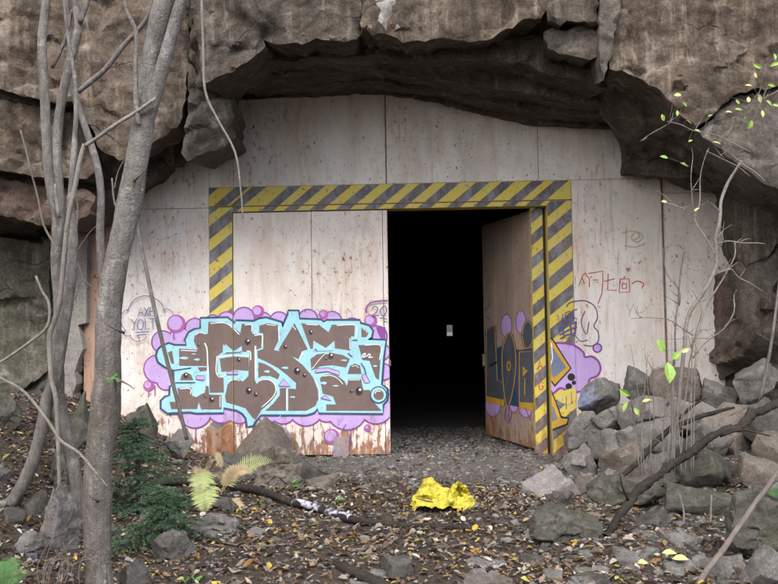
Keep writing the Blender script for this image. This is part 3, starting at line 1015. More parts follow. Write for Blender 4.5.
# rust red strip and broken concrete pier at the left end
box('rust_strip', WX(84), WX(116), -.008, .05, -.2, WZ(208), MT['steel_rusty'], wall, .003)
crack = [(88, 232), (87, 250), (86.5, 290), (86, 323), (78, 325), (80.5, 335), (83, 349), (79, 358), (74.5, 372), (76.5, 384), (72.5, 394), (72, 460), (40, 470), (44, 330), (50, 225), (80, 222)]
cv = []
for yy in (-.13, .25):
    for p in crack:
        w = at(p[0], p[1], -.13)
        cv.append((w.x, yy, w.z))
nn = len(crack)
cf = [tuple(range(nn))[::-1], tuple(range(nn, 2 * nn))] + [(i, (i + 1) % nn, nn + (i + 1) % nn, nn + i) for i in range(nn)]
pier = mesh_obj('concrete_pier', cv, cf, MT['concrete'])
tag(pier, 'broken grey concrete pier with a jagged crack beside the rust red strip', 'concrete pier')

# ---- hazard frame: yellow bars with slanted dark bands
def clip(poly, nx_, nz_, c):
    out = []
    for i in range(len(poly)):
        a, b = poly[i], poly[(i + 1) % len(poly)]
        da, db = a[0] * nx_ + a[1] * nz_ - c, b[0] * nx_ + b[1] * nz_ - c
        if da <= 0:
            out.append(a)
        if da * db < 0:
            t = da / (da - db)
            out.append((a[0] + (b[0] - a[0]) * t, a[1] + (b[1] - a[1]) * t))
    return out
def stripes(name, x0, x1, z0, z1, slope, period, phase, yfront, parent, duty=.5, along='z', seed=1):
    """bands rising to the right: z - slope*x = const"""
    rnd = random.Random(seed)
    k0 = int(math.floor((z0 - slope * x1 - phase) / period)) - 1
    k1 = int(math.ceil((z1 - slope * x0 - phase) / period)) + 1
    for k in range(k0, k1 + 1):
        rnd = random.Random(k * 31 + seed)
        s = slope * rnd.uniform(.96, 1.04)
        c = phase + k * period + rnd.uniform(-.03, .03) * period + (slope - s) * (x0 + x1) / 2
        h = period * duty * rnd.uniform(.92, 1.06)
        poly = [(x0, z0), (x1, z0), (x1, z1), (x0, z1)]
        poly = clip(poly, s, -1, -c)
        poly = clip(poly, -s, 1, c + h) if poly else poly
        if len(poly) < 3:
            continue
        mesh_obj(name, [(p[0], yfront, p[1]) for p in poly], [tuple(range(len(poly)))], MT['stripe'], parent)
ZB = 0.0
lin_hi = box('lintel_bar', XJ0, XR1, -.014, .09, WZ(203.5) + .004, ZTOP1, MT['yellow'], wall, .003)
lin_lo = box('lintel_bar', XJ1 - .02, XR0 + .02, -.010, .22, ZTOP0, WZ(203.5), MT['yellow'], wall, .003)
box('lintel_joint', XJ0, XR1 + .01, -.017, .02, WZ(203.5) - .005, WZ(203.5) + .008, MT['seam'], wall, .002)
jl = box('door_jamb', XJ0, XJ1 - .004, -.012, .22, -.2, WZ(203.5) - .006, MT['yellow'], wall, .003)
jr = box('door_jamb', XR0, XR1, -.012, .22, -.2, WZ(203.5) - .006, MT['yellow'], wall, .003)
PER = .315
stripes('stripe_paint', XJ0 + .002, XR1 - .002, WZ(203.5) + .01, ZTOP1 - .003, .82, .287, .10, -.0155, lin_hi, .5, seed=3)
stripes('stripe_paint', XJ1, XR0, ZTOP0 + .003, WZ(203.5) - .006, .82, .287, .10, -.0115, lin_lo, .5, seed=3)
stripes('stripe_paint', XJ0 + .002, XJ1 - .007, -.1, WZ(203.5) - .012, .8, PER, WZ(262) - .8 * XJ0, -.0135, jl, .52, seed=5)
stripes('stripe_paint', XR0 + .002, XR1 - .002, -.1, WZ(203.5) - .012, .8, PER, WZ(244) - .8 * XR0, -.0135, jr, .52, seed=6)
# recessed hinge post
post = box('hinge_post', XPOST0, XPOST1, .12, .3, -.2, ZTOP0 + .05, MT['yellow'], wall, .003)
stripes('stripe_paint', XPOST0 + .002, XPOST1 - .002, -.1, ZTOP0, .85, .30, WZ(225) - .85 * XPOST0, .1185, post, .52, seed=7)
box('gap_plate', XPOST1 - .02, XR0 + .02, .2, .23, -.2, ZTOP0 + .05, MT['iron'], wall, 0)

# ---- left gate leaf (shut)
LY = .002
leafL = box('gate_leaf', XJ1 + .004, XMID - .006, LY + .008, LY + .118, .02, ZTOP0 + .05, MT['iron'], wall, .004)
xs = WX(312, 300)
box('leaf_panel', XJ1 + .006, xs - .003, LY, LY + .02, .03, ZTOP0 - .016, MT['leaf_steel'], leafL, .003)
box('leaf_panel', xs + .003, XMID - .062, LY + .001, LY + .02, .03, ZTOP0 - .016, MT['leaf_steel'], leafL, .003)
box('leaf_edge_bar', XMID - .056, XMID, LY + .002, LY + .115, .03, ZTOP0 - .016, MT['leaf_steel'], leafL, .003)
box('leaf_handle', XMID - .003, XMID + .022, LY - .012, LY + .03, WZ(366), WZ(360), MT['rock_grey'], leafL, .003)
# ---- right gate leaf (standing open, swung inwards)
LW = 1.62
hinge = Vector((XPOST0 - .005, .22, 0))
def _free_px(th):
    v = ROT.transposed() @ (hinge + Vector((-math.cos(th), math.sin(th), 0)) * LW + Vector((0, 0, 1.2)) - CAM)
    return 389 + FPX * v.x / -v.z
TH = min((R(50 + k * .5) for k in range(80)), key=lambda t: abs(_free_px(t) - 484.5))
free_dir = Vector((-math.cos(TH), math.sin(TH), 0))
out_n = Vector((-math.sin(TH), -math.cos(TH), 0))            # outer face, towards the camera side
leafR = bpy.data.objects.new('gate_leaf', box_geo(0, LW, .006, .12, .04, ZTOP0 - .02, .004))
leafR.data.materials.append(MT['iron'])
COL.objects.link(leafR)
leafR.parent = wall
# local x runs from hinge to free edge, local -y is the outer face
mR = Matrix(((free_dir.x, -out_n.x, 0, hinge.x), (free_dir.y, -out_n.y, 0, hinge.y), (0, 0, 1, 0), (0, 0, 0, 1)))
leafR.matrix_local = mR
leafR['label'] = 'right gate leaf standing open into the dark tunnel'
leafL['label'] = 'left gate leaf, shut, with two cream panels'
for a, b in ((.004, .52), (.526, LW * .72), (LW * .72 + .006, LW - .004)):
    box('leaf_panel', a, b, 0, .01, .05, ZTOP0 - .03, MT['leaf_open'], leafR, .003)
box('leaf_handle', LW - .005, LW + .03, -.02, .02, 1.05, 1.22, MT['rock_pale'], leafR, .004)

# ================================================================== graffiti (flat spray paint on the steel)
class Spray:
    def __init__(s, p0, n, step=.00012, base=.0012):
        s.p0, s.n, s.step, s.k, s.base = Vector(p0), Vector(n).normalized(), step, 0, base
        s.items = []
        s.names = []
    def _add(s, polys, mat):
        s.k += 1
        off = s.n * (s.base + s.k * s.step)
        if mat not in s.names:
            s.names.append(mat)
        for poly in polys:
            s.items.append(([on_plane(x, y, s.p0, s.n) + off for x, y in poly], mat))
    def poly(s, pts, mat, smooth=False, n=6):
        if smooth:
            pts = [(p[0], p[1]) for p in catmull(pts, n, True)]
        s._add([pts], mat)
    def circ(s, x, y, r, mat, ry=None, n=22):
        s._add([[(x + r * math.cos(2 * math.pi * k / n), y + (ry or r) * math.sin(2 * math.pi * k / n)) for k in range(n)]], mat)
    def line(s, pts, w, mat, smooth=True, n=6, closed=False):
        if closed:
            pts = list(pts) + [pts[0]]
        if smooth and len(pts) > 2:
            pts = [(p[0], p[1]) for p in catmull(pts, n)]
        L, Rr = [], []
        for i, p in enumerate(pts):
            a = pts[max(i - 1, 0)]
            b = pts[min(i + 1, len(pts) - 1)]
            dx, dy = b[0] - a[0], b[1] - a[1]
            l = math.hypot(dx, dy) or 1
            hx, hy = -dy / l * w / 2, dx / l * w / 2
            L.append((p[0] + hx, p[1] + hy))
            Rr.append((p[0] - hx, p[1] - hy))
        s._add([[L[i], L[i + 1], Rr[i + 1], Rr[i]] for i in range(len(pts) - 1)], mat)
    def blob(s, pts, mat, omat, w=1.6, n=6):
        s.poly(pts, mat, True, n)
        s.line(catmull(pts, n, True), w, omat, False, closed=True)
    def disc(s, x, y, r, mat, omat, w=1.6):
        s.circ(x, y, r + w * .5, omat)
        s.circ(x, y, r - w * .5, mat)
    def build(s, name, parent, cut=None, keep=1, shift=(0, 0, 0)):
        bm = bmesh.new()
        for pts, mat in s.items:
            mi = s.names.index(mat)
            vs = [bm.verts.new(p + Vector(shift)) for p in pts]
            if len(vs) <= 4:
                fs = [tuple(range(len(vs)))]
            else:
                fs = tessellate_polygon([pts])
            for f in fs:
                try:
                    fa = bm.faces.new([vs[i] for i in f])
                    fa.material_index = mi
                except ValueError:
                    pass
        if cut is not None:
            for c, kp in cut:
                bmesh.ops.bisect_plane(bm, geom=list(bm.verts) + list(bm.edges) + list(bm.faces), plane_co=(c, 0, 0), plane_no=(1, 0, 0), clear_outer=kp < 0, clear_inner=kp > 0)
        me = bpy.data.meshes.new(name)
        bm.to_mesh(me)
        bm.free()
        return link_mesh(name, me, [MT[n] for n in s.names], parent)

# ---- the big mural on the left
S = Spray((0, 0, 0), (0, -1, 0))
lobes = [(163, 342, 11), (158, 369, 14), (180, 339, 11), (195, 328, 9.5), (166, 381, 9), (244, 318, 10.5), (263, 321, 8.5), (279, 321, 9), (308, 319, 9.5),
         (332, 321, 9.5), (227, 321, 9), (213, 322, 7), (352, 325, 7), (377, 336, 10), (382, 352, 8), (384, 372, 8), (385, 396, 7),
         (195, 411, 17), (222, 408, 15), (239, 411, 12.5), (306, 409, 17), (283, 411, 13), (347, 410, 20), (327, 409, 13), (376, 407, 17), (268, 411, 12)]
for x, y, r in lobes:
    S.circ(x, y, r + .9, 'purple')
for x, y, r in lobes:
    S.circ(x, y, r - .6, 'lilac')
for x, y, r in ((175.8, 323.3, 8), (257.5, 311, 5), (323, 314, 3.6), (370, 320.5, 5.2), (331, 436, 6.6), (213.5, 435.7, 2.8), (367, 427.3, 2.3), (148.3, 385, 4.2)):
    S.disc(x + .6, y + .5, r + .5, 'magenta', 'magenta')
    S.circ(x - .3, y - .3, r - 1.0, 'lilac')
for pts in (((196, 428), (196.3, 441)), ((149, 390), (149, 397)), ((155, 385), (155.5, 396)), ((351, 430), (351, 446)), ((257.5, 316), (257, 321)), ((240, 424), (240, 432)), ((346, 424), (341, 433)), ((305, 312), (305, 310)), ((174, 332), (174, 340))):
    S.line(pts, 1.0, 'purple')
S.poly([(376, 327), (385.5, 327), (385.5, 340), (382, 341), (378, 333)], 'purple')
S.poly([(334, 437), (349, 436), (348.5, 459), (333, 459)], 'greyblue')
S.poly([(207, 427), (212, 425), (220, 430), (228, 424), (236, 425), (236, 470), (207, 470)], 'rust_patch')
S.poly([(278, 424), (286, 428), (293, 437), (290, 441), (280, 433)], 'greyblue')
sil = [(157.2, 355.5), (159, 350), (162, 347), (169, 344), (175, 346), (187, 346), (186, 340), (189.5, 333), (195, 330), (201.5, 328.6), (201, 319), (228, 318.4), (235, 324), (236, 321.4), (254, 322),
       (259, 319.5), (266, 318.4), (281.5, 323), (282.7, 328), (288.7, 314.6), (288.7, 311.4), (298.3, 311.4), (299.5, 319.6), (320.8, 320.4), (323.8, 322.8), (326.8, 321),
       (359.7, 321), (360.3, 324), (368.7, 326.4), (372.3, 331), (371, 337), (367.5, 340), (385.5, 340.7), (383, 357.5), (381, 384.7), (386.3, 389), (387.3, 395), (386.3, 400), (382.4, 404.7),
       (383, 413), (319, 412.4), (317.7, 407.8), (314, 412), (306.7, 414.3), (261, 414.3), (255, 421), (252.8, 425), (248, 426), (246.8, 418), (243, 413), (237, 409.5), (224, 407), (224, 412),
       (196.7, 412.5), (189.5, 411.3), (168, 412.5), (162, 408), (162, 401), (165.6, 397.6), (170.4, 395.8), (171, 386.8), (175, 384.4), (174.6, 370), (165.6, 366.3), (159, 361.5)]
S.line(sil, 4.4, 'navy', False, closed=True)
S.poly(sil, 'cyan')
browns = [
    [(179.4, 348.6), (198, 349.6), (194, 341), (195, 335.5), (200, 332.5), (208, 334), (208.7, 322), (227, 322), (240.5, 333), (242, 323.8), (252, 324.4), (252.8, 334), (261.8, 335), (261.8, 347.8),
     (257, 349.6), (249, 352), (235, 352), (226, 344), (223.5, 352), (218, 356), (218, 374), (224, 378), (224.5, 392.5), (210.5, 392.8), (209, 366), (179.4, 366)],
    [(220, 358.5), (234, 356.5), (249, 357.5), (249, 371), (236, 370), (222, 372)],
    [(257, 384), (261, 379), (269.5, 379), (276, 385), (277, 394), (270, 403), (261.5, 410.3), (255.8, 420), (252.8, 418), (245.6, 408.4), (234.8, 404.8), (226.7, 402.4), (225.5, 396.4),
     (228, 384.4), (232.7, 379.6), (238.7, 379), (243, 381.5), (248.5, 376), (250, 350.5), (254.7, 350.5), (255, 380)],
    [(259.4, 325.6), (268.4, 323.2), (278, 325), (278.5, 341), (274, 350), (280, 351), (292, 356.5), (303, 365), (313, 377), (318.0, 390), (318.5, 399), (315.5, 406), (306.5, 410.8),
     (288.4, 410.8), (288.4, 388.5), (296, 389), (296, 383), (287, 375), (278, 368), (266, 361.5), (257.8, 358), (257.5, 351), (263.4, 349), (263.4, 333.4), (259.4, 332.5)],
    [(258.5, 362), (264, 363.5), (272, 367.5), (280, 374.5), (278, 379.5), (270, 376), (262, 376), (258.5, 378.5)],
    [(280, 388), (286.6, 388), (286.6, 410.8), (265, 410.8), (273, 404), (280, 395)],
    [(294.7, 323), (308, 349.4), (302, 351.4), (299, 359.4), (281.5, 352), (278.6, 349.6)],
    [(301.2, 323.2), (319, 324.6), (328.6, 332.4), (332, 324.6), (355, 325), (354.3, 336.6), (351.3, 336), (350.4, 350.6), (335, 348.4), (334.6, 340.7), (326, 348), (313.6, 340.7), (313, 348.5), (310.6, 349)],
    [(310.5, 359), (317, 354.3), (330.4, 352.5), (343, 355), (350, 359), (346, 367.5), (333, 365.3), (322, 366), (311.5, 370.5)],
    [(320, 378), (324, 375), (330, 374), (338, 376), (344.5, 381), (347, 386), (348.5, 379), (361, 379), (363.5, 389.8), (370, 389.8), (371.2, 397), (375.5, 404), (382, 410.8), (326.3, 410.8),
     (326.3, 404.3), (336, 404.3), (333, 396.5), (322.8, 393.5)],
    [(358.3, 345), (381.6, 345), (379, 380), (375.8, 378), (369.5, 361), (362.5, 360)],
    [(347.5, 374), (350, 366), (355, 363.5), (360, 365.5), (361.6, 374)],
    [(361.4, 327.8), (366.5, 329.5), (368.5, 333.5), (366.5, 337), (361.5, 337.2)],
    [(169.8, 401.8), (174.6, 401.8), (178.8, 401), (178, 388), (192, 387.4), (192.3, 395.8), (196.7, 397), (201.5, 394), (205, 392.8), (206.3, 385.6), (208.7, 385.6), (209.3, 394.4), (222, 394.8), (222, 409.3),
     (201.5, 409.3), (199, 402.2), (197.3, 409), (171.6, 409)],
    [(180.6, 380.2), (181.8, 375), (186, 372), (191, 374), (193.7, 380.2)],
    [(168, 352.5), (172.5, 350.7), (174.6, 364), (171.6, 363.3)],
    [(198, 367.2), (208, 367.2), (208, 370.5), (200.3, 371.7)],
]
for b in browns:
    S.poly(b, 'brown')
# pale dashes and inner lines
for pts, w in ((((211, 323.4), (227, 323.4), (239.5, 334.5)), .9), (((205, 343), (207.6, 352), (208.2, 386)), 1.3), (((181, 350.2), (197, 351)), .8), (((196, 335), (200, 332.6), (206, 334)), .7),
               (((217.5, 356), (216.8, 372), (221, 377), (227, 374)), .9), (((219.5, 357), (234, 355), (249, 356)), .8), (((255.6, 346), (255.8, 378)), 1.6), (((247, 351), (250.5, 352), (251, 360)), .9),
               (((254.5, 335.5), (262.5, 335.5), (262, 347)), .8), (((245, 325), (251.6, 325), (251.8, 332)), .8), (((279, 327), (279.4, 341)), .8), (((267, 324.5), (276, 325.5)), .7),
               (((259, 381), (264, 379.4), (271, 380.5), (275.6, 386), (275, 394), (268, 402), (262, 407)), .8), (((306, 324.3), (318, 325)), .8), (((337, 325.4), (355.8, 325.6), (355.8, 338)), .8),
               (((350, 338), (350, 349)), .8), (((365, 345.2), (380.5, 345.6), (379.6, 360)), .7), (((323, 376), (331, 375.5), (338, 378.5), (343, 384)), .7), (((349, 379.8), (360, 379.8)), .7),
               (((312, 369), (324, 354.8), (331, 353.6)), .6), (((286.9, 389), (286.9, 410)), 1.0), (((180, 388.8), (190.5, 388.6), (191, 394)), .8), (((220.6, 396), (220.6, 407)), .7), (((363, 329), (366, 330.5), (367, 333)), .6),
               (((293, 326), (296, 330)), .8), (((303, 352), (299.6, 359)), 1.2), (((230, 381), (235, 379.6), (240, 380.6)), .7), (((352, 366.5), (356, 365.6), (359, 368)), .6), (((316, 380), (319.6, 391), (319.6, 400)), .8)):
    S.line(pts, w, 'white')
for x, y, rx, ry in ((184, 358, 4.6, 1.4), (197, 359.5, 3.2, 1.2), (194, 354, 2.2, .6), (267, 371.5, 3, 1.3), (285, 367.8, 3.6, 1.2), (292.6, 397, 2.8, .9), (323.5, 383, 3.4, 1.5), (335.5, 385.8, 3.2, .8), (344, 360.3, 3.2, .9), (375, 366, 2.4, .9)):
    S.poly([(x - rx, y), (x, y - ry), (x + rx, y - ry * .4), (x + rx * .6, y + ry), (x - rx * .3, y + ry * .7)], 'cyan', True, 4)
for pts in ([(223.5, 344.5), (234.8, 351), (242, 346), (242.5, 353.5), (223.5, 353.5)], [(313.5, 342), (325.5, 349.5), (333.5, 342.5), (333.5, 350.5), (318, 351), (313, 350)]):
    S.poly(pts, 'cyan')
for pts in (((174.6, 370.2), (191.5, 367.8)), ((175.5, 382.6), (195.5, 382.4)), ((226.5, 353), (240, 352.3)), ((352.5, 340.2), (357.4, 339.8)), ((240, 353), (241.5, 351)), ((315, 348.6), (317.5, 351)), ((348, 353), (352.5, 357)), ((361, 363), (364.5, 368), (366, 374))):
    S.line(pts, 1.0, 'navy', False)
for tri in ([(279.3, 385.8), (283.3, 379), (290.2, 386.2)], [(362, 375.5), (365, 373.5), (369.8, 382.2), (365, 382.8)], [(321.5, 398), (325.5, 395.4), (331, 400.2)], [(196.7, 376), (204.8, 376), (204.2, 380), (197, 379)], [(228, 371.5), (238, 371.5), (238, 374), (227.5, 374)],
            [(315.5, 372.5), (316.5, 369), (328, 368), (339.5, 371.5), (339, 375), (328, 371)]):
    S.line(tri, 1.3, 'navy', False, closed=True)
    S.poly(tri, 'lilac')
S.circ(378.6, 394.7, 8.6, 'navy')
S.circ(378.6, 394.7, 7.4, 'cyan')
S.circ(378.8, 394.9, 5.2, 'brown')
S.line([(375, 393.5), (377, 391), (380.5, 391.2)], .7, 'white')
for x, y, r in ((247.7, 341.4, 2.6), (239, 359.5, 1.7), (285.5, 346.5, 1.8), (311, 332, 1.8), (297, 370.6, 2.8), (304.6, 375, 1.6), (249, 390.4, 2.7), (256, 394, 1.8), (212.3, 399.2, 2.3), (186, 375.2, 2.1), (205.7, 396, 1.0), (331, 355.7, 2.5), (359, 390.8, 3.4), (351.6, 390.8, 1.4), (199.4, 344.5, 1.0), (326, 358.5, 1.1)):
    S.circ(x, y, r, 'black', r * 1.1)
    S.circ(x + r * .35, y - r * .35, r * .36, 'white')
S.line([(362, 356.5), (363.5, 354), (366, 353.6), (364, 356), (362.6, 357.5), (367, 356), (369, 354), (370.5, 355), (369, 357.5), (373, 357)], .9, 'white')
S.line([(279, 418.5), (281, 415)], .8, 'cyan')
# tags in line: AXE YOLT cloud, the 20
W1 = .85
for st in ([(138.6, 316.4), (141.5, 307.4), (144, 316)], [(139.8, 313), (143.2, 312.8)], [(145, 307.6), (149.2, 316)], [(149.4, 307.4), (145.2, 316.2)], [(154, 307.2), (150.4, 307.6), (150.8, 316), (154.4, 315.6)], [(150.6, 311.6), (153.4, 311.4)],
           [(131.8, 319), (135, 324)], [(138, 318.4), (135, 324), (135, 330.4)], [(140.8, 319.4), (138.4, 323), (139, 328.4), (142, 329.6), (144, 326), (143.4, 321), (140.8, 319.4)], [(145.8, 318.8), (146.2, 329.2), (150.4, 328.8)], [(149.6, 319), (157, 318.4)], [(153.4, 318.8), (153.8, 329)],
           [(136, 332.8), (149.4, 331.6)], [(137.4, 335.2), (147, 334.4)]):
    S.line(st, W1, 'blue_ink', len(st) > 4)
for st in ([(128, 311.5), (131, 305), (135, 300), (142, 296.5), (150, 296.2), (158, 300), (163, 305), (164.6, 309.4)], [(163, 310.4), (168, 309), (172, 311), (174, 314.4)], [(130, 309.6), (125, 311), (122, 316), (122.6, 325), (127, 332)], [(126, 331), (124, 334), (128, 336), (132, 335)], [(131, 336), (134, 340), (140, 341.4), (146, 338.4), (147.4, 336)]):
    S.line(st, .7, 'blue_ink')
for st in ([(372, 309.4), (374.6, 306.4), (377.8, 308.4), (376.4, 312.4), (372.4, 315.6), (379, 315.4)], [(383.6, 305.8), (380.6, 310), (381.6, 315), (384, 315.6), (386.6, 311), (385.6, 306.6), (383.6, 305.8)], [(380, 318), (387, 319)], [(384, 321.5), (387, 322)]):
    S.line(st, 1.0, 'blue_ink')
S.line([(366.4, 313), (367, 307), (371, 302.8), (378, 301.2), (388, 300.6)], 1.6, 'purple')
S.line([(313, 311), (318, 309), (320, 314)], .5, 'greyblue')
for st in ([(320, 309.5), (323, 309.5), (322.5, 314)], [(331, 309), (331, 314), (336, 313), (336, 309.6)], [(344, 310), (349, 310), (352, 313), (352, 318)], [(347, 311), (347, 319)]):
    S.line(st, .5, 'greyblue')
S.build('graffiti_mural', wall, [(XJ0, -1)], shift=(0, -.001, 0))
S.build('graffiti_mural', jl, [(XJ0, 1), (XJ1 - .004, -1)], shift=(0, -.0145, 0))
S.build('graffiti_mural', leafL, [(XJ1 + .004, 1), (XMID - .001, -1)], shift=(0, LY - .0015, 0))

# ---- right of the gate
T = Spray((0, 0, 0), (0, -1, 0))
cl = [(549, 345), (556, 343), (566, 343.5), (575, 346), (583, 352), (585, 357), (592, 356.5), (598, 361), (600.5, 369), (597, 376), (590, 379), (588, 385), (584, 390), (577, 392), (568, 391), (560, 388), (549, 392)]
T.blob(cl, 'lilac', 'purple', 2.2)
T.disc(597.3, 348, 4.2, 'lilac', 'purple', 1.6)
T.poly([(549, 336), (553, 339), (571.5, 368.5), (554.5, 387), (549, 379)], 'black')
T.poly([(549, 338), (552.6, 341), (570, 368.3), (554.6, 384.6), (549, 377)], 'gold')
T.poly([(549, 346), (553, 348), (566, 367.5), (553.5, 378), (549, 370)], 'steelblue')
T.line([(551, 343), (552.5, 358), (550, 366)], 1.0, 'white', False)
T.poly([(549, 387), (552, 391), (557, 404), (561.5, 416), (569, 417.5), (567.5, 425), (549, 432)], 'black')
T.poly([(549, 390), (551.4, 393), (556, 404.5), (560.5, 418), (567.6, 419), (566, 423.5), (549, 430)], 'gold')
T.poly([(549, 402), (553.6, 407), (557.5, 419), (549, 423.5)], 'steelblue')
for x, y, r in ((571, 377, 3.8), (573.6, 382.6, 2.2), (568.5, 386.4, 3.3)):
    T.circ(x, y, r, 'black')
T.poly([(556, 395), (574, 388), (576, 398), (570, 404), (560, 402)], 'yellow', True)
T.line([(566, 396), (566, 409)], .8, 'purple')
T.line([(571, 392), (571.5, 404)], .8, 'purple')
TB = Spray((0, 0, 0), (0, -1, 0), base=.004)
TB.line([(566, 307), (569, 303), (576.3, 301), (586.5, 301.2), (595, 307), (597.3, 317.5), (593.8, 326), (598, 332), (598, 341), (592, 346), (583.6, 345)], 1.1, 'blue_ink')
TB.line([(566, 339), (574, 335), (580, 341), (588, 340)], .9, 'blue_ink')
TB.line([(585, 311), (581, 322), (586, 334), (589, 322)], 1.0, 'blue_ink')
for st in ([(557, 315), (560, 323), (563, 314)], [(570, 311), (565, 313), (566, 322), (571, 320)], [(565.5, 317), (570, 316)], [(577, 309), (573, 310.5), (572.5, 317), (577, 319)]):
    TB.line(st, 1.0, 'blue_ink', False)
for st in ([(558, 330), (568, 325), (576, 322)], [(559, 335), (570, 329), (577, 327)], [(560, 339), (566, 335), (576, 333)], [(562, 327), (564, 338)], [(570, 323), (571, 334)], [(576, 321), (575, 334)]):
    TB.line(st, 1.7, 'blue_ink', False)
TRED = Spray((0, 0, 0), (0, -1, 0))
for st in ([(579, 285), (583, 275), (586, 272.5)], [(585, 273.6), (589.6, 279), (589, 287.4)], [(582, 278), (584.5, 284)], [(588, 273.6), (603, 271), (602.6, 284), (602, 293), (598, 303.7)], [(593, 280), (598, 280)],
           [(604, 281.6), (615, 278.6)], [(608, 273.6), (607.6, 290), (616.6, 290.4)], [(620, 279), (629, 278.6), (629.6, 292), (619, 292.4), (620, 279)], [(622, 284), (626.4, 283.6), (626.4, 288.4), (622, 288.6), (622, 284)], [(624, 279), (624.5, 276)],
           [(631.7, 284), (636.7, 281), (643.4, 283.6), (641.7, 288.6)]):
    TRED.line(st, 1.0, 'red', len(st) == 4 and st[0][0] > 630)
TSAGE = Spray((0, 0, 0), (0, -1, 0))
for st in ([(622, 233), (634, 231), (640, 236), (634, 240)], [(630, 238), (636, 232), (643, 236), (638, 242), (631, 239)], [(624, 246), (636, 247), (646, 243)], [(626, 228), (626, 250)]):
    TSAGE.line(st, 1.2, 'sage')
TPALE = Spray((0, 0, 0), (0, -1, 0))
for st in ([(626, 304), (630, 312)], [(634, 303), (630, 312), (629, 317)], [(637, 306), (638, 313), (645, 311)]):
    TPALE.line(st, .6, 'greyblue')
T.build('graffiti_cloud', wall, [(XR1, 1)], shift=(0, -.001, 0))
T.build('graffiti_cloud', jr, [(XR0 + .002, 1), (XR1, -1)], shift=(0, -.0145, 0))
TB.build('graffiti_tag', wall, [(XR1, 1)], shift=(0, -.001, 0))
TB.build('graffiti_tag', jr, [(XR0 + .002, 1), (XR1, -1)], shift=(0, -.0145, 0))
TRED.build('red_tag', wall, shift=(0, -.001, 0))
TSAGE.build('faded_green_tag', wall, shift=(0, -.001, 0))
TPALE.build('faded_grey_tag', wall, shift=(0, -.001, 0))
T2 = Spray((0, .1185, 0), (0, -1, 0))
for st in ([(537.8, 370), (540, 361), (542.6, 369)], [(538.6, 366.6), (542, 366)], [(538, 374), (540.4, 372), (541, 377), (538, 378)], [(543.4, 383), (540, 381.6), (538.6, 386), (540, 390), (543, 388.6), (543, 386), (541, 386)]):
    T2.line(st, 1.1, 'red', False)
T2.build('graffiti_tag', post)

# ---- on the open leaf
U = Spray(hinge, out_n)
for x, y, rx, ry in ((506.5, 326, 5.0, 11), (521, 322, 4.6, 11), (493, 406, 7, 10), (526, 407, 6.5, 10), (514, 404, 4, 8)):
    U.circ(x, y, rx + .8, 'purple', ry + .9)
    U.circ(x, y, rx, 'lilac', ry)
def gold_shape(pts, smooth=False):
    P_ = [(p[0], p[1]) for p in catmull(pts, 6, True)] if smooth else pts
    U.line(P_, 2.2, 'navy', False, closed=True)
    U.poly(P_, 'shaded_slate')
    U.line(P_, .8, 'gold', False, closed=True)
U.poly([(487, 352), (502, 346), (520, 350), (533.5, 348), (533.5, 404), (518, 407), (505, 404), (487, 400)], 'navy')
gold_shape([(486.5, 331), (495, 325), (497.5, 380), (504, 383), (504, 405), (486.5, 401)])
gold_shape([(519.5, 352), (534, 351), (534, 407), (519.5, 406)])
gold_shape([(528, 321), (532.6, 327), (533.4, 338), (530, 347), (525, 347), (522.6, 337), (524, 326)], True)
gold_shape([(509, 333), (514, 342), (516, 358), (515, 378), (511, 400), (507, 406), (504, 390), (502.4, 368), (503, 348)], True)
U.poly([(486.5, 396), (504, 400), (504, 406), (486.5, 402)], 'gold')
U.poly([(519.5, 402), (534, 403), (534, 412), (519.5, 408)], 'gold')
U.circ(509, 366, 2.0, 'gold', 5)
U.circ(509, 366, 1.1, 'shaded_slate', 3.4)
U.poly([(523, 366), (528, 371), (523, 377)], 'gold')
U.line([(525, 378), (525, 395)], .9, 'gold')
U.line([(490, 366), (497, 362)], 2.0, 'black', False)
for st in ([(509, 404), (509, 424)], [(506, 408), (505, 418), (509, 421), (512, 414), (510, 407)], [(526, 408), (530, 420)], [(490, 320), (487, 316)], [(485, 310), (490, 304), (488, 298)]):
    U.line(st, .8, 'purple')
uo = U.build('graffiti_letters', leafR)
uo.matrix_parent_inverse = mR.inverted()

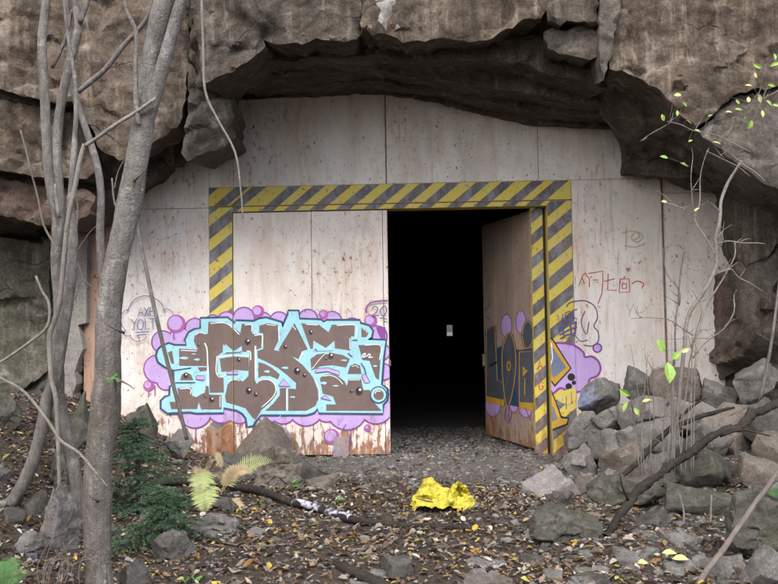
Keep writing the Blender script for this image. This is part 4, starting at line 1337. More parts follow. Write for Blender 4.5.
# ================================================================== rubble: big stones
def mid_depth(px, py):
    return gnd(px, py).y
RL = [  # px box, depth, material, label, seed, flatness (thickness factor)
    # by the left half of the gate
    (262, 312, 448, 478, -1.0, 'rock_warm', 'low brown boulder at the foot of the pointed boulder', 2),
    (284, 338, 458, 486, -1.15, 'rock_dark', 'flat dark stone beside the threshold below the shut gate leaf', 3),
    (214, 258, 452, 484, -1.7, 'rock_dark', 'dark earthy boulder behind the dry brown fern', 4),
    (255, 306, 466, 490, -1.7, 'rock_warm', 'rounded brown boulder behind the painted branch', 5),
    (302, 338, 474, 490, -1.6, 'rock_warm', 'small brown wedge stone behind the painted branch', 6),
    (160, 197, 427, 452, -.7, 'rock_grey', 'grey stone at the wall below the spray paint drips', 7),
    (118, 162, 402, 455, -.9, 'rock_moss', 'tall mossy boulder between tree trunk and gate wall', 8),
    (361, 385, 457, 469, -.35, 'rock_grey', 'lone grey stone at the bottom corner of the shut gate leaf', 9),
    # left bank
    (-8, 26, 394, 434, -1.3, 'rock_moss', 'green mossy stone on the leafy bank below the stained rock', 10),
    (36, 84, 488, 556, -3.9, 'rock_grey', 'broad grey boulder at the foot of the slender twin trunks', 11),
    (22, 48, 490, 518, -3.6, 'rock_dark', 'dark stone beside the leaning trunk base', 12),
    (50, 74, 446, 490, -2.8, 'rock_moss', 'upright mossy slab standing between the trunks', 13),
    (66, 92, 392, 450, -.8, 'rock_moss', 'tall green grey stone at the foot of the cracked pier', 14),
    (196, 240, 514, 540, -3.3, 'rock_grey', 'rounded grey stone right of the little spruce', 15),
    (150, 200, 532, 562, -4.4, 'rock_dark', 'dark stone in front of the little spruce', 16),
    (16, 44, 532, 556, -4.6, 'rock_grey', 'small grey stone beside the green fern', 17),
    (116, 150, 560, 590, -5.0, 'rock_dark', 'dark flat stone at the foot of the thick trunk', 18),
    (212, 240, 496, 512, -2.4, 'rock_dark', 'dark damp stone under the pale fern', 19),
    # pile right of the gate
    (577, 621, 376, 412, -.45, 'rock_grey', 'square grey block with blue spray paint beside the lilac cloud', 20),
    (624, 664, 366, 402, -.5, 'rock_grey', 'grey block at the back of the pile against the wall', 21),
    (648, 706, 368, 404, -.75, 'rock_warm', 'long brown grey block at the back of the pile', 22),
    (700, 742, 378, 410, -.9, 'rock_grey', 'pale grey block below the cliff foot', 23),
    (733, 784, 358, 402, -1.2, 'rock_grey', 'big light grey boulder wedged under the cliff', 24),
    (616, 676, 394, 426, -.9, 'rock_grey', 'wide flat topped grey slab in the middle of the pile', 25),
    (618, 682, 416, 452, -1.15, 'rock_grey', 'large grey block carrying the flat topped slab', 26),
    (664, 708, 398, 432, -1.0, 'rock_pale', 'pale pinkish block behind the dark fallen limb', 27),
    (566, 602, 410, 452, -.6, 'rock_grey', 'upright grey boulder touching the striped door jamb', 28),
    (590, 626, 406, 430, -.75, 'rock_grey', 'grey rounded stone under the painted block', 29),
    (588, 634, 428, 458, -1.0, 'rock_grey', 'grey angular boulder below the painted block', 30),
    (600, 642, 440, 474, -1.5, 'rock_warm', 'brown slanting slab low in the pile', 31),
    (700, 752, 404, 452, -1.5, 'rock_warm', 'pinkish brown upright block behind the dark fallen limb', 32),
    (745, 792, 400, 450, -1.7, 'rock_dark', 'dark boulder in the gap under the light grey boulder', 33),
    (517, 582, 466, 502, -1.6, 'rock_pale', 'pale flat triangular slab lying in front of the pile', 34),
    (570, 588, 453, 464, -1.3, 'rock_pale', 'small white flake of stone at the foot of the pile', 35),
    (574, 612, 462, 492, -1.8, 'rock_warm', 'brown stone right of the pale triangular slab', 36),
    (676, 735, 448, 494, -2.3, 'rock_moss', 'dark green mossy block under the fallen limb', 37),
    (664, 742, 482, 516, -3.1, 'rock_moss', 'long tilted slab with a mossy face before the mossy block', 38),
    (588, 662, 480, 510, -2.6, 'rock_moss', 'low greenish stone half buried in leaves', 39),
    (528, 602, 510, 542, -3.2, 'rock_moss', 'rough dark mossy boulder at the foot of the fallen limb', 40),
    (640, 676, 452, 484, -2.0, 'rock_grey', 'grey stone in the fork of the fallen limbs', 41),
    (732, 790, 492, 562, -4.2, 'rock_moss', 'big mossy boulder behind the bare leaning stick', 42),
    (690, 742, 532, 574, -4.7, 'rock_grey', 'broad grey stone under the bare leaning stick', 43),
    (660, 700, 516, 546, -4.1, 'rock_grey', 'grey stone between leaves and the long tilted slab', 44),
    (664, 694, 546, 572, -4.8, 'rock_grey', 'grey angular stone beside the yellow green leaves', 45),
    (740, 784, 455, 490, -2.8, 'rock_warm', 'brown stone on the bank above the big mossy boulder', 46),
    (545, 575, 490, 508, -2.3, 'rock_dark', 'dark stone tucked under the pale triangular slab', 47),
    (752, 800, 432, 476, -2.0, 'rock_warm', 'brown block beside the black limb end at the bank', 54),
    (640, 690, 428, 462, -1.6, 'rock_grey', 'grey slanting slab in front of the large grey block', 55),
    (690, 730, 424, 462, -1.9, 'rock_grey', 'grey block lying over the dark green mossy block', 56),
    (560, 596, 444, 474, -1.2, 'rock_grey', 'grey stone at the foot of the upright grey boulder', 57),
    (616, 652, 462, 492, -2.1, 'rock_warm', 'brown grey stone beside the forked limb', 58),
    (742, 790, 545, 590, -5.1, 'rock_grey', 'grey boulder right of the bare leaning stick', 59),
    (612, 650, 540, 566, -4.6, 'rock_grey', 'flat grey stone left of the yellow green leaves', 60),
    (570, 612, 560, 588, -5.0, 'rock_dark', 'dark stone among chips below the rough mossy boulder', 61),
    (630, 672, 508, 530, -3.6, 'rock_dark', 'dark stone below the low greenish stone', 62),
    # in the open
    (464, 510, 547, 569, -4.6, 'rock_grey', 'flat grey paving like stone among fallen leaves', 48),
    (380, 414, 555, 580, -5.0, 'rock_dark', 'black wedge stone beside the rotten log', 49),
    (460, 516, 568, 592, -5.1, 'rock_warm', 'flat brown stone before the paving like stone', 50),
    (402, 424, 546, 560, -4.5, 'rock_grey', 'small grey stone near the black wedge stone', 52),
    (520, 552, 545, 562, -4.6, 'rock_dark', 'dark flat stone right of the paving like stone', 53),
]
for x0, x1, y0, y1, dep, mt, lab, sd in RL:
    q = at((x0 + x1) / 2, y1, dep)
    if q.z < gz1(q.x, q.y) - .05:
        dep = gnd((x0 + x1) / 2, y1 - 2).y + pxsize(dep, x1 - x0) * .2
    w = pxsize(dep, x1 - x0)
    flat = sd in (48, 50, 53, 60, 45, 44, 43, 52, 36, 61)
    if flat:
        y0 = y1 - (y1 - y0) * .5
    rock_at('boulder', x0, x1, y0, y1, dep, mt, 500 + sd * 7, lab, thick=max(.22, w * (1.1 if flat else .75)), sink=.06, style='worn' if sd in (40, 39, 5, 4, 2, 16, 11, 51, 47, 10, 13, 42, 17, 15) else 'block', level=5, npts=8 + sd % 4, boxy=.9, sharp=70, taper={8: (.4, -.1), 7: (.4, .1), 34: (.25, .2), 11: (.4, .1), 14: (.3, 0), 3: (.3, -.2), 10: (.3, 0)}.get(sd))

# the pointed boulder: hand-set corners
bp = [(266, 416, -.55), (259, 419, -.6), (272, 421, -.5), (229, 478, -.7), (238, 452, -.65), (306, 478, -.75), (297, 449, -.5), (284, 432, -.5), (262, 482, -1.35), (285, 480, -1.2), (250, 470, -1.15), (264, 440, -.95), (232, 478, -.1), (304, 478, -.1), (268, 420, -.12)]
me = block_mesh(77, pts=[tuple(at(*p)) for p in bp], cuts=3, bev=.02)
o = link_mesh('boulder', me, MT['rock_warm'], None, 40)
tag(o, 'large pointed brown boulder leaning below the mural on the gate', 'rock')
# blue spray paint on the square block
MT['blue_spray'] = mat_plain('blue_spray_paint', (.06, .085, .2), (.22, .23, .27), 20, .6)
for o in [q for q in COL.objects if 'blue spray' in str(q.get('label', ''))]:
    me = o.data
    me.materials.append(MT['blue_spray'])
    xs_v = np.array([v.co[:] for v in me.vertices])
    x_lo, x_hi, z_hi = xs_v[:, 0].min(), xs_v[:, 0].max(), xs_v[:, 2].max()
    for p in me.polygons:
        c_ = p.center
        if p.normal.y < -.2 and (c_.x - x_lo) / (x_hi - x_lo) < .36 + .1 * math.sin(c_.z * 60) and .25 < c_.z / z_hi < .75 + .1 * math.sin(c_.x * 50):
            p.material_index = 1

# ---- stones of the pile and of the path: shared meshes
STONE = []
for k in range(16):
    me = block_mesh(900 + k * 13, (1, .85, .62), 2, 1.0)
    me.shade_smooth()
    me.set_sharp_from_angle(angle=R(34))
    STONE.append(me)
STONE_M = []
for me in STONE:
    for mt in ('rock_grey', 'rock_warm', 'rock_dark'):
        c = me.copy()
        c.materials.append(MT[mt])
        STONE_M.append((mt, c))
rs = random.Random(42)
def stone(x, y, z, s, mt, label, group, name='stone'):
    me = rs.choice([c for m_, c in STONE_M if m_ == mt])
    o = bpy.data.objects.new(name, me)
    COL.objects.link(o)
    o.location = (x, y, z)
    o.scale = (s * rs.uniform(.8, 1.2), s * rs.uniform(.8, 1.2), s * rs.uniform(.7, 1.1))
    o.rotation_euler = (rs.uniform(-.25, .25), rs.uniform(-.25, .25), rs.uniform(0, 6.28))
    hue = {'rock_grey': 'grey', 'rock_warm': 'brown', 'rock_dark': 'dark'}[mt]
    tag(o, label.replace('stone', hue + ' stone', 1), 'stone', group + ', ' + hue)
    return o
# pile filler
for k in range(70):
    px = rs.uniform(570, 785)
    t = rs.random()
    py = 408 + 95 * t + (0 if px > 600 else 20 * (1 - t))
    dep = -.35 - 2.3 * t
    s = rs.uniform(.14, .36)
    p = at(px, py + 8, dep)
    stone(p.x, p.y, p.z - s * .6, s, rs.choice(['rock_grey', 'rock_grey', 'rock_warm', 'rock_dark']), 'angular stone among the larger blocks of the rubble pile by the striped jamb', 'rubble pile stones')
# loose stones on the ground, denser to the right
cnt = 0
while cnt < 185:
    px, py = rs.uniform(150, 790), rs.uniform(468, 600)
    wgt = .12 + .88 * sstep(470, 640, px)
    if 385 < px < 520 and py < 500:
        wgt *= .6
    if rs.random() > wgt:
        continue
    p = gnd(px, py)
    s = rs.uniform(.05, .15) if rs.random() < .85 else rs.uniform(.14, .2)
    mt = rs.choice(['rock_grey', 'rock_grey', 'rock_grey', 'rock_warm', 'rock_dark'])
    right = px > 500
    stone(p.x, p.y, p.z - s * .24, s, mt,
          'small loose stone strewn among leaves below the rubble pile' if right else 'small loose stone lying on the leafy path before the gate',
          'loose stones below the pile' if right else 'loose stones on the path')
    cnt += 1
# stones of the leafy bank at left
for k in range(26):
    px, py = rs.uniform(-20, 230), rs.uniform(408, 560)
    p = gnd(px, py)
    s = rs.uniform(.08, .24)
    stone(p.x, p.y, p.z - s * .2, s, rs.choice(['rock_grey', 'rock_dark', 'rock_warm']), 'loose stone on the leafy bank around the tree trunks', 'stones on the bank')

# ---- gravel and leaf litter (nobody could count it)
def scatter_mask(x, y):
    return 1.0
def joined(name, V, F, mats, midx, cols=None, smooth=False):
    me = bpy.data.meshes.new(name)
    me.from_pydata(V.tolist(), [], F)
    for m in mats:
        me.materials.append(m)
    if midx is not None:
        me.polygons.foreach_set('material_index', midx)
    if cols is not None:
        at_ = me.color_attributes.new('tint', 'FLOAT_COLOR', 'POINT')
        at_.data.foreach_set('color', np.concatenate([cols, np.ones((len(cols), 1))], 1).ravel())
    me.update()
    o = bpy.data.objects.new(name, me)
    COL.objects.link(o)
    o['kind'] = 'stuff'
    return o

rng = np.random.default_rng(5)
def visible_ground(n, dens):
    X = rng.uniform(-5.2, 5.2, n)
    Y = rng.uniform(-7.2, 3.0, n)
    X = np.where(Y > -.05, X * .36, X)
    depth = Y - CAM.y
    ok = (np.abs(X - .39 + (Y - CAM.y) * .0367) < depth * .50 + .3) & (depth > 4.0)
    ok &= rng.random(n) < dens(X, Y)
    return X[ok], Y[ok]

# gravel
X, Y = visible_ground(36000, lambda x, y: .25 + .35 * sstep(-2.2, .2, y) * sstep(-1.8, -.8, x) + .35 * sstep(.9, 2.5, x))
n = len(X)
Z = gz(X, Y)
D0, F0 = ico(1)
nv = len(D0)
sz = rng.uniform(.006, .022, n) * np.where(rng.random(n) < .12, 1.9, 1.0)
V = np.empty((n, nv, 3))
jit = rng.uniform(.65, 1.2, (n, nv))
V[:, :, 0] = X[:, None] + D0[None, :, 0] * jit * sz[:, None] * 1.25
V[:, :, 1] = Y[:, None] + D0[None, :, 1] * jit * sz[:, None]
V[:, :, 2] = Z[:, None] + D0[None, :, 2] * jit * sz[:, None] * .7 + sz[:, None] * .25
F = (np.array(F0)[None] + (np.arange(n) * nv)[:, None, None]).reshape(-1, 3)
gcol = rng.uniform(.05, .19, n)[:, None] * np.array([1.0, .965, .93])[None] * rng.uniform(.93, 1.07, (n, 3))
mgr = M('gravel', .9, .2)
mgr.color(mgr.mix(mgr.ramp(mgr.noise(60, 4, .6), .35, .7, 0, .5), mgr.attr('tint'), (.05, .045, .04)))
MT['gravel'] = mgr.m
go = joined('gravel', V.reshape(-1, 3), F.tolist(), [mgr.m], None, np.repeat(gcol, nv, 0))
tag(go, 'grey gravel and stone chips strewn over the ground', 'gravel')

# fallen leaves
def leaf_dens(x, y):
    d = .10 + .90 * sstep(-1.3, -2.6, y)
    d = np.maximum(d, .75 * sstep(-1.6, -2.4, x))
    d *= 1 - .55 * sstep(1.2, 2.4, x) * sstep(-4.6, -3.2, y)
    clump = fbm(np.stack([x, y, x * 0], 1), 1.7, 3, 3) * .35 + .8
    return d * np.clip(clump, .25, 1)
X, Y = visible_ground(74000, leaf_dens)
n = len(X)
Z = gz(X, Y) + rng.uniform(.004, .022, n)
base = np.array([(-.5, 0, .0), (-.22, .26, 1), (.16, .24, 1), (.5, 0, .0), (.16, -.24, 1), (-.22, -.26, 1), (0, 0, -.1)])   # z: curl
L = np.clip(rng.lognormal(math.log(.036), .42, n), .014, .09)
ang = rng.uniform(0, 6.283, n)
curl = rng.uniform(-.05, .28, n)
ar = rng.uniform(.65, 1.25, n)
tx, ty = rng.normal(0, .32, n), rng.normal(0, .32, n)
bx = base[None, :, 0] * L[:, None]
by = base[None, :, 1] * (L * ar)[:, None]
bz = base[None, :, 2] * (L * curl)[:, None] + np.abs(base[None, :, 0]) * (L * rng.uniform(-.2, .5, n))[:, None]
c, s_ = np.cos(ang)[:, None], np.sin(ang)[:, None]
wx, wy = bx * c - by * s_, bx * s_ + by * c
wz = bz + wx * tx[:, None] + wy * ty[:, None]
V = np.stack([X[:, None] + wx, Y[:, None] + wy, Z[:, None] + np.maximum(wz, -.015)], 2)
fl = np.array([(0, 1, 6), (1, 2, 6), (2, 3, 6), (3, 4, 6), (4, 5, 6), (5, 0, 6)])
F = (fl[None] + (np.arange(n) * 7)[:, None, None]).reshape(-1, 3)
pal = np.array([(.17, .105, .055), (.10, .058, .034), (.26, .19, .11), (.42, .30, .06), (.33, .28, .22), (.07, .045, .032), (.30, .15, .035), (.20, .15, .11), (.40, .37, .34), (.30, .30, .08), (.13, .085, .065)])
pw = np.array([.13, .15, .12, .05, .17, .12, .03, .13, .085, .02, .10])
ci = rng.choice(len(pal), n, p=pw / pw.sum())
lc = pal[ci] * rng.uniform(.45, .98, n)[:, None]
mlf = M('fallen_leaf', .7, .3)
mlf.color(mlf.mix(mlf.ramp(mlf.noise(80, 3, .6), .45, .75, 0, .5), mlf.attr('tint'), (.04, .026, .018)))
MT['fallen_leaf'] = mlf.m
lo = joined('leaf_litter', V.reshape(-1, 3), F.tolist(), [mlf.m], None, np.repeat(lc, 7, 0))
tag(lo, 'brown, tan and yellow fallen leaves covering the ground', 'leaf litter')

def leaf_mat(name, a, b, rough=.55):
    m = M(name, rough, .35)
    m.color(m.mix(m.ramp(m.noise(30, 4, .6), .35, .7), a, b))
    m.b.inputs['Subsurface Weight'].default_value = 0
    return m.m
MT['needle'] = leaf_mat('spruce_needle', (.034, .072, .038), (.062, .112, .062), .6)
MT['leaf_green'] = leaf_mat('fresh_leaf', (.15, .27, .045), (.25, .36, .08))
MT['leaf_pale'] = leaf_mat('yellowing_leaf', (.36, .38, .12), (.48, .46, .22))
MT['weed'] = leaf_mat('weed_leaf', (.05, .13, .03), (.09, .2, .045))
MT['fern_pale'] = leaf_mat('pale_fern', (.19, .235, .09), (.28, .29, .13))
MT['fern_tan'] = leaf_mat('withered_fern', (.27, .20, .115), (.36, .28, .17))
MT['fern_green'] = leaf_mat('green_fern', (.03, .085, .02), (.055, .13, .035))

def leaf_geo(c, d, nrm, ln, wd):
    """one pointed leaf, folded along the midrib: verts, faces"""
    d = d.normalized()
    s_ = d.cross(nrm).normalized()
    nrm = s_.cross(d).normalized()
    V = []
    prof = ((0, 0), (.25, .38), (.55, .5), (.8, .3), (1, 0))
    for a, w in prof:
        mid = c + d * ln * a - nrm * ln * .18 * a * a
        V.append(mid)
        V.append(mid + s_ * wd * w + nrm * wd * w * .35)
        V.append(mid - s_ * wd * w + nrm * wd * w * .35)
    F = []
    for k in range(4):
        a, b = k * 3, k * 3 + 3
        F += [(a, a + 1, b + 1, b), (a + 2, a, b, b + 2)]
    return V, F
# ================================================================== trees
TY = -5.55
tree = thing('tree', 'thick grey trunk forking near the top beside the gate wall', 'tree')
tree.location = (0, 0, 0)
tube_obj('trunk', [(101, 640, 18), (99.5, 590, 14.5), (98.5, 560, 14), (96.8, 500, 15.5), (99, 460, 14.5), (105, 410, 15.6), (107.5, 370, 14.2), (108, 321, 13.6), (114.5, 272, 13.2), (120, 245, 12.4), (126, 220, 12.8), (130.5, 198, 13), (137, 160, 12.6), (142, 130, 12), (145, 100, 10.5), (148.5, 67, 9), (156, 32, 10), (164, 0, 11), (172, -35, 10), (182, -100, 9), (186, -200, 8), (196, -330, 5), (198, -480, 2)], MT['bark'], tree, TY, 28, 9, .07, 3, .0, .93)
tube_obj('limb', [(141, 150, TY + .02, 4), (145, 128, TY, 7), (150, 108, TY - .015, 8), (157, 86, TY - .03, 7.6), (163, 66, TY - .04, 7.2), (172, 34, TY - .05, 6.6), (181, 2, TY - .06, 6.2), (190, -28, TY - .06, 5.5), (215, -120, TY, 4.6), (236, -250, TY, 3), (246, -330, TY, 1.5)], MT['bark'], tree, TY, 14, 5, .05, 4)
tube_obj('branch', [(124, -25, 1.6), (126, 8, 1.9), (136, 32, 2.2), (135.5, 70, 2.4), (137, 112, 3.0), (139, 125, 2)], MT['bark'], tree, TY - .09, 8, 5, .03, 5)
tube_obj('branch', [(157, -15, 1.2), (150, 12, 2.0), (138, 30, 2.4), (124, 45, 2.5), (106, 68, 2.6), (90, 82, 2.8), (78, 92, 2.2)], MT['bark'], tree, TY + .2, 8, 5, .03, 6)
tube_obj('branch', [(156, 98, 1.8), (136, 112, 2.0), (115, 125, 2.1), (97, 138, 2.0), (84.5, 146, 2.4)], MT['twig'], tree, TY - .1, 8, 4, .03, 7)
tube_obj('branch', [(188, -200, 3), (150, -260, 2), (110, -300, 1)], MT['bark'], tree, TY, 8, 4)
tube_obj('branch', [(196, -330, 3), (240, -380, 2), (270, -420, 1)], MT['bark'], tree, TY, 8, 4)
for k, (a, b) in enumerate((((116, 374), (121, 386)), ((117, 330), (128, 336)), ((128, 390), (134, 402)))):
    pass
rr_ = random.Random(12)
for px, py, dx, dy in ((121, 381, 13, 8), (137, 178, 8, -9), (96, 500, -8, -6), (118, 330, -14, -9)):
    tube_obj('branch', [(px - dx * .4, py - dy * .3, TY - .05, 1.6), (px, py, TY - .13, 1.2), (px + dx * .6, py + dy * .5, TY - .16, .8), (px + dx, py + dy, TY - .17, .5)], MT['twig_dark'], tree, None, 6, 3)
for k in range(9):
    c_ = at(115 + rr_.uniform(-5, 5), 377 + rr_.uniform(-6, 5), TY - .16)
    V_, F_ = leaf_geo(c_, Vector((rr_.uniform(-1, 1), -.5, rr_.uniform(-.2, 1))), Vector((rr_.uniform(-.5, .5), -1, .6)), pxsize(TY, rr_.uniform(4, 7)), pxsize(TY, rr_.uniform(2, 3.6)))
    mesh_obj('leaf', V_, F_, MT['weed'], tree)
YL = -3.75
t2 = thing('tree', 'slender twin stemmed grey tree left of the thick trunk', 'tree')
tube_obj('trunk', [(84, 570, 8), (80, 530, 7.5), (78, 497, 7.5), (73, 463, 7.8), (65, 432, 8), (58, 400, 8), (57, 360, 7.6), (60, 312, 7.4), (57, 262, 7.2), (58.5, 232, 7.6), (58, 214, 7.4), (53, 200, 5.8), (48.5, 170, 5.6), (46, 130, 5.4), (44.5, 90, 5.4), (42, 45, 5.2), (46, 0, 5), (50, -60, 4.4), (44, -160, 3.6), (40, -260, 2), (38, -320, 1)], MT['bark'], t2, YL, 16, 5, .07, 13, .0, .86)
tube_obj('limb', [(60, 225, 5), (61, 206, 5.4), (58.5, 180, 5.6), (57, 140, 5.6), (61, 104, 5.4), (69, 66, 5.2), (78, 30, 5), (76, 8, 4.6), (70, -30, 4), (74, -140, 3), (82, -260, 1)], MT['bark'], t2, YL + .03, 14, 5, .07, 14, .0, .86)
tube_obj('branch', [(80, 22, 2.6), (86, 6, 2.6), (91, -20, 2.2), (104, -110, 1)], MT['bark'], t2, YL, 8, 4, .03, 15)
tube_obj('branch', [(52, 68, 1.6), (60, 52, 1.9), (68, 30, 1.6), (72, 10, 1.3)], MT['bark'], t2, YL + .08, 8, 4, .03, 16)
tube_obj('branch', [(86, 20, 1.0), (90, 36, .8), (98, 54, .5)], MT['twig_dark'], t2, YL, 6, 3)
tube_obj('branch', [(59, 218, 2), (56, 196, 1.6), (55, 184, 1.2)], MT['twig'], t2, YL - .1, 6, 3)
t3 = thing('tree', 'thin grey stem bending behind the thick trunk towards the twin stems', 'tree')
tube_obj('trunk', [(103, 520, 4.6), (103, 440, 4.4), (103, 350, 4.2), (102, 280, 4.0), (100, 235, 4.0), (101, 195, 3.8), (97, 165, 3.6), (88, 135, 3.4), (79, 108, 3.2), (72, 82, 3.0), (70, 40, 2.6), (66, 0, 2.2), (60, -80, 1.2)], MT['bark'], t3, -3.35, 12, 5, .04, 17)
t4 = thing('tree', 'leaning grey trunk bowing out to the bank at its base', 'tree')
tube_obj('trunk', [(-14, 530, 9), (2, 510, 8.5), (14, 499, 7.6), (30, 469, 7.4), (41, 432, 7.4), (48, 400, 7.6), (55, 378, 7.6), (60, 347, 7.6), (65, 316, 7.4), (71, 275, 6.6), (73, 240, 5.8), (71, 205, 4.6), (74, 150, 3.4), (76, 90, 2.6), (66, 20, 2), (60, -60, 1)], MT['bark'], t4, -3.95, 16, 5, .07, 18, .0, .86)
t5 = thing('vine', 'pale bare vine winding down beside the twin stemmed tree', 'vine')
tube_obj('stem', [(84.5, 144, 2.2), (80, 160, 2.4), (75, 187, 2.4), (68, 220, 2.4), (63.5, 262, 2.4), (60, 300, 2.4), (54, 322, 2.4), (49.5, 336, 2.6), (50, 360, 2.5), (52, 382, 2.4), (56, 400, 2.4), (58, 440, 2), (60, 500, 2)], MT['twig'], t5, -4.05, 10, 5, .04, 19)
tube_obj('twig', [(36, 276, 1.2), (42, 291, 1.3), (49, 304, 1.5), (47.5, 326, 1.6), (30, 342, 1.6), (0, 362.5, 1.5), (-30, 378, 1.5)], MT['twig'], t5, -4.12, 6, 4)
def twig(label, paths, y, mat='twig', cat='twig', name='bare_twig'):
    o = thing(name, label, cat)
    for p in paths:
        tube_obj('stem', p, MT[mat], o, y, 6, 4, .03, len(p))
    return o
twig('long pale twig lying across the two left trunks', [[(-12, 372, 1.2), (19, 388, 1.6), (35, 404, 1.6), (50, 424, 1.6), (61, 441, 1.7), (79, 453, 1.6), (95, 472, 1.3), (108, 487, .9)]], -5.75)
twig('thin upright twig with a pale bud before the twin stems', [[(20.5, 130, 1.0), (26, 150, 1.0), (31, 171, 1.0), (38.5, 200, 1.1), (43.7, 225, 1.2), (54, 244, 1.3), (58, 252, 1.2)]], -3.95, 'twig_dark')
twig('pale dead twig hanging down from the overhang before the hazard frame', [[(200, -160, 1.8), (200.5, -60, 1.7), (201.5, -5, 1.5), (203, 40, 1.4), (205, 90, 1.5), (217, 118, 1.3), (235, 152, 1.2), (240.5, 188, 1.0), (243, 219, .6)]], -3.2)
twig('grey pole leaning on the gate wall across the mural', [[(136, 212, 1.8), (140, 240, 2.1), (146, 268, 2.2), (153, 302, 2.3), (163, 345, 2.2), (172, 380, 2.2), (182, 420, 2.2), (187, 440, 2.2)]], -1.4, 'bark', 'pole', 'leaning_pole')
twig('tangle of thin dark twigs before the cracked pier', [[(76, 190, .7), (78, 215, .8), (75, 250, .8), (82, 275, .8), (88, 290, .6)], [(112, 178, .9), (114, 200, 1), (119, 215, 1)], [(70, 262, .6), (78, 250, .6), (90, 232, .5), (104, 220, .5)], [(75, 300, .5), (82, 280, .6), (96, 292, .5)], [(124, 160, .5), (118, 172, .6), (114, 190, .7)]], -3.0, 'twig_dark')

# ================================================================== fallen wood
def ground_path(pts, lift=1.0):
    """pixels on the ground -> xyz r, resting on it"""
    out = []
    for px, py, r in pts:
        p = gnd(px, py)
        rr = pxsize(p.y, r)
        out.append((p.x, p.y, p.z + rr * lift, rr))
    return out
log = thing('fallen_branch', 'long dark fallen branch with pale lilac spray paint lying before the gate', 'branch')
gp = ground_path([(155, 487, 3.4), (200, 488, 4.0), (250, 494, 3.8), (290, 506, 3.8), (322, 514, 3.6), (352, 524, 3.6), (400, 528, 3.0), (440, 529, 2.6), (476, 531, 1.6)], 1.3)
v, f = tube_geo(gp, 12, 6, .14, 61, True, .012)
mesh_obj('wood', v, f, MT['bark_dark'], log, 180)
mlp = M('lilac_white_spray', .7, .25)
mlp.color(mlp.mix(mlp.ramp(mlp.noise(16, 6, .7), .44, .56), (.40, .385, .50), (.03, .025, .024)))
mlp.bump(mlp.noise(40, 6, .65), .8, .01)
MT['log_paint'] = mlp.m
for a, b in ((3, 4), (4, 5)):
    q = [np.array(gp[a]) * (1 - t) + np.array(gp[b]) * t for t in ((.1, .4, .7, .95) if a == 3 else (.25, .5, .75, .98))]
    v, f = tube_geo([(p[0], p[1] - .004, p[2] + .006, p[3] * 1.06) for p in q], 12, 4, .1, 61, True, .012)
    mesh_obj('paint_patch', v, f, MT['log_paint'], log, 180)
limb = thing('fallen_limb', 'thick black mossy limb propped up on the rubble pile', 'limb')
v, f = tube_geo(px_path([(601, 540, -3.95, 3.4), (609, 529, -3.95, 3.8), (622, 507, -3.9, 4.3), (640, 486, -3.85, 4.0), (658, 473, -3.8, 4.2), (678, 461, -3.75, 3.8), (697, 448, -3.7, 4.2), (718, 437, -3.6, 4.0), (738, 425, -3.55, 4.0), (760, 411, -3.5, 3.9), (790, 394, -3.4, 3.6), (860, 350, -3.3, 3)]), 16, 12, .4, 71, True, .04)
v = [tuple(q) for q in v]
mesh_obj('wood', v, f, MT['bark_dark'], limb, 180)
for pth in ([(720, 436, -3.6, 1.6), (742, 430, -3.7, 1.2), (770, 436, -3.8, .7)], [(628, 500, -3.9, 1.4), (622, 486, -4, .9), (620, 474, -4.05, .5)]):
    v, f = tube_geo(px_path(pth), 7, 4)
    mesh_obj('twig', v, f, MT['bark_dark'], limb, 180)
limb2 = thing('fallen_limb', 'thinner dark forked limb lying behind the black mossy limb', 'limb')
v, f = tube_geo(px_path([(600, 490, -2.6, 1.4), (618, 477, -2.6, 2.2), (636, 464, -2.55, 2.6), (655, 444, -2.5, 2.8), (672, 430, -2.45, 2.8), (691, 420, -2.4, 2.4), (712, 413, -2.35, 2), (735, 408, -2.3, 1.2)]), 10, 6, .2, 73, True, .02)
mesh_obj('wood', v, f, MT['bark_dark'], limb2, 180)
v, f = tube_geo(px_path([(660, 441, -2.5, 2), (676, 421, -2.5, 1.8), (694, 405, -2.5, 1.4), (706, 398, -2.5, .8)]), 8, 5, .2, 74)
mesh_obj('fork', v, f, MT['bark_dark'], limb2, 180)
stick = thing('leaning_stick', 'bare brown stick leaning over the big mossy boulder', 'stick')
v, f = tube_geo(px_path([(692, 596, -5.25, 3.2), (706, 574, -5.2, 3.0), (728, 544, -5.1, 2.8), (750, 511, -5.0, 2.6), (766, 490, -4.95, 2.6), (782, 468, -4.9, 2.4), (820, 420, -4.8, 2)]), 10, 5, .08, 75, True, .008)
mesh_obj('wood', v, f, MT['twig_dark'], stick, 180)
stick2 = thing('leaning_stick', 'thin upright stem beside the light grey boulder under the cliff', 'stem')
v, f = tube_geo(px_path([(760, 400, -3.0, 1.7), (766, 372, -3.0, 1.7), (771, 345, -3.0, 1.5), (776, 310, -3.0, 1.4), (782, 260, -3.0, 1.2)]), 8, 4)
mesh_obj('wood', v, f, MT['bark'], stick2, 180)
rl = thing('rotten_log', 'short rotten dark log beside the black wedge stone', 'log')
v, f = tube_geo(ground_path([(336, 566, 4), (345, 571, 5.4), (362, 579, 5.8), (384, 589, 5.6), (400, 596, 4)], .5), 14, 5, .16, 77)
mesh_obj('wood', v, f, MT['bark_dark'], rl, 180)
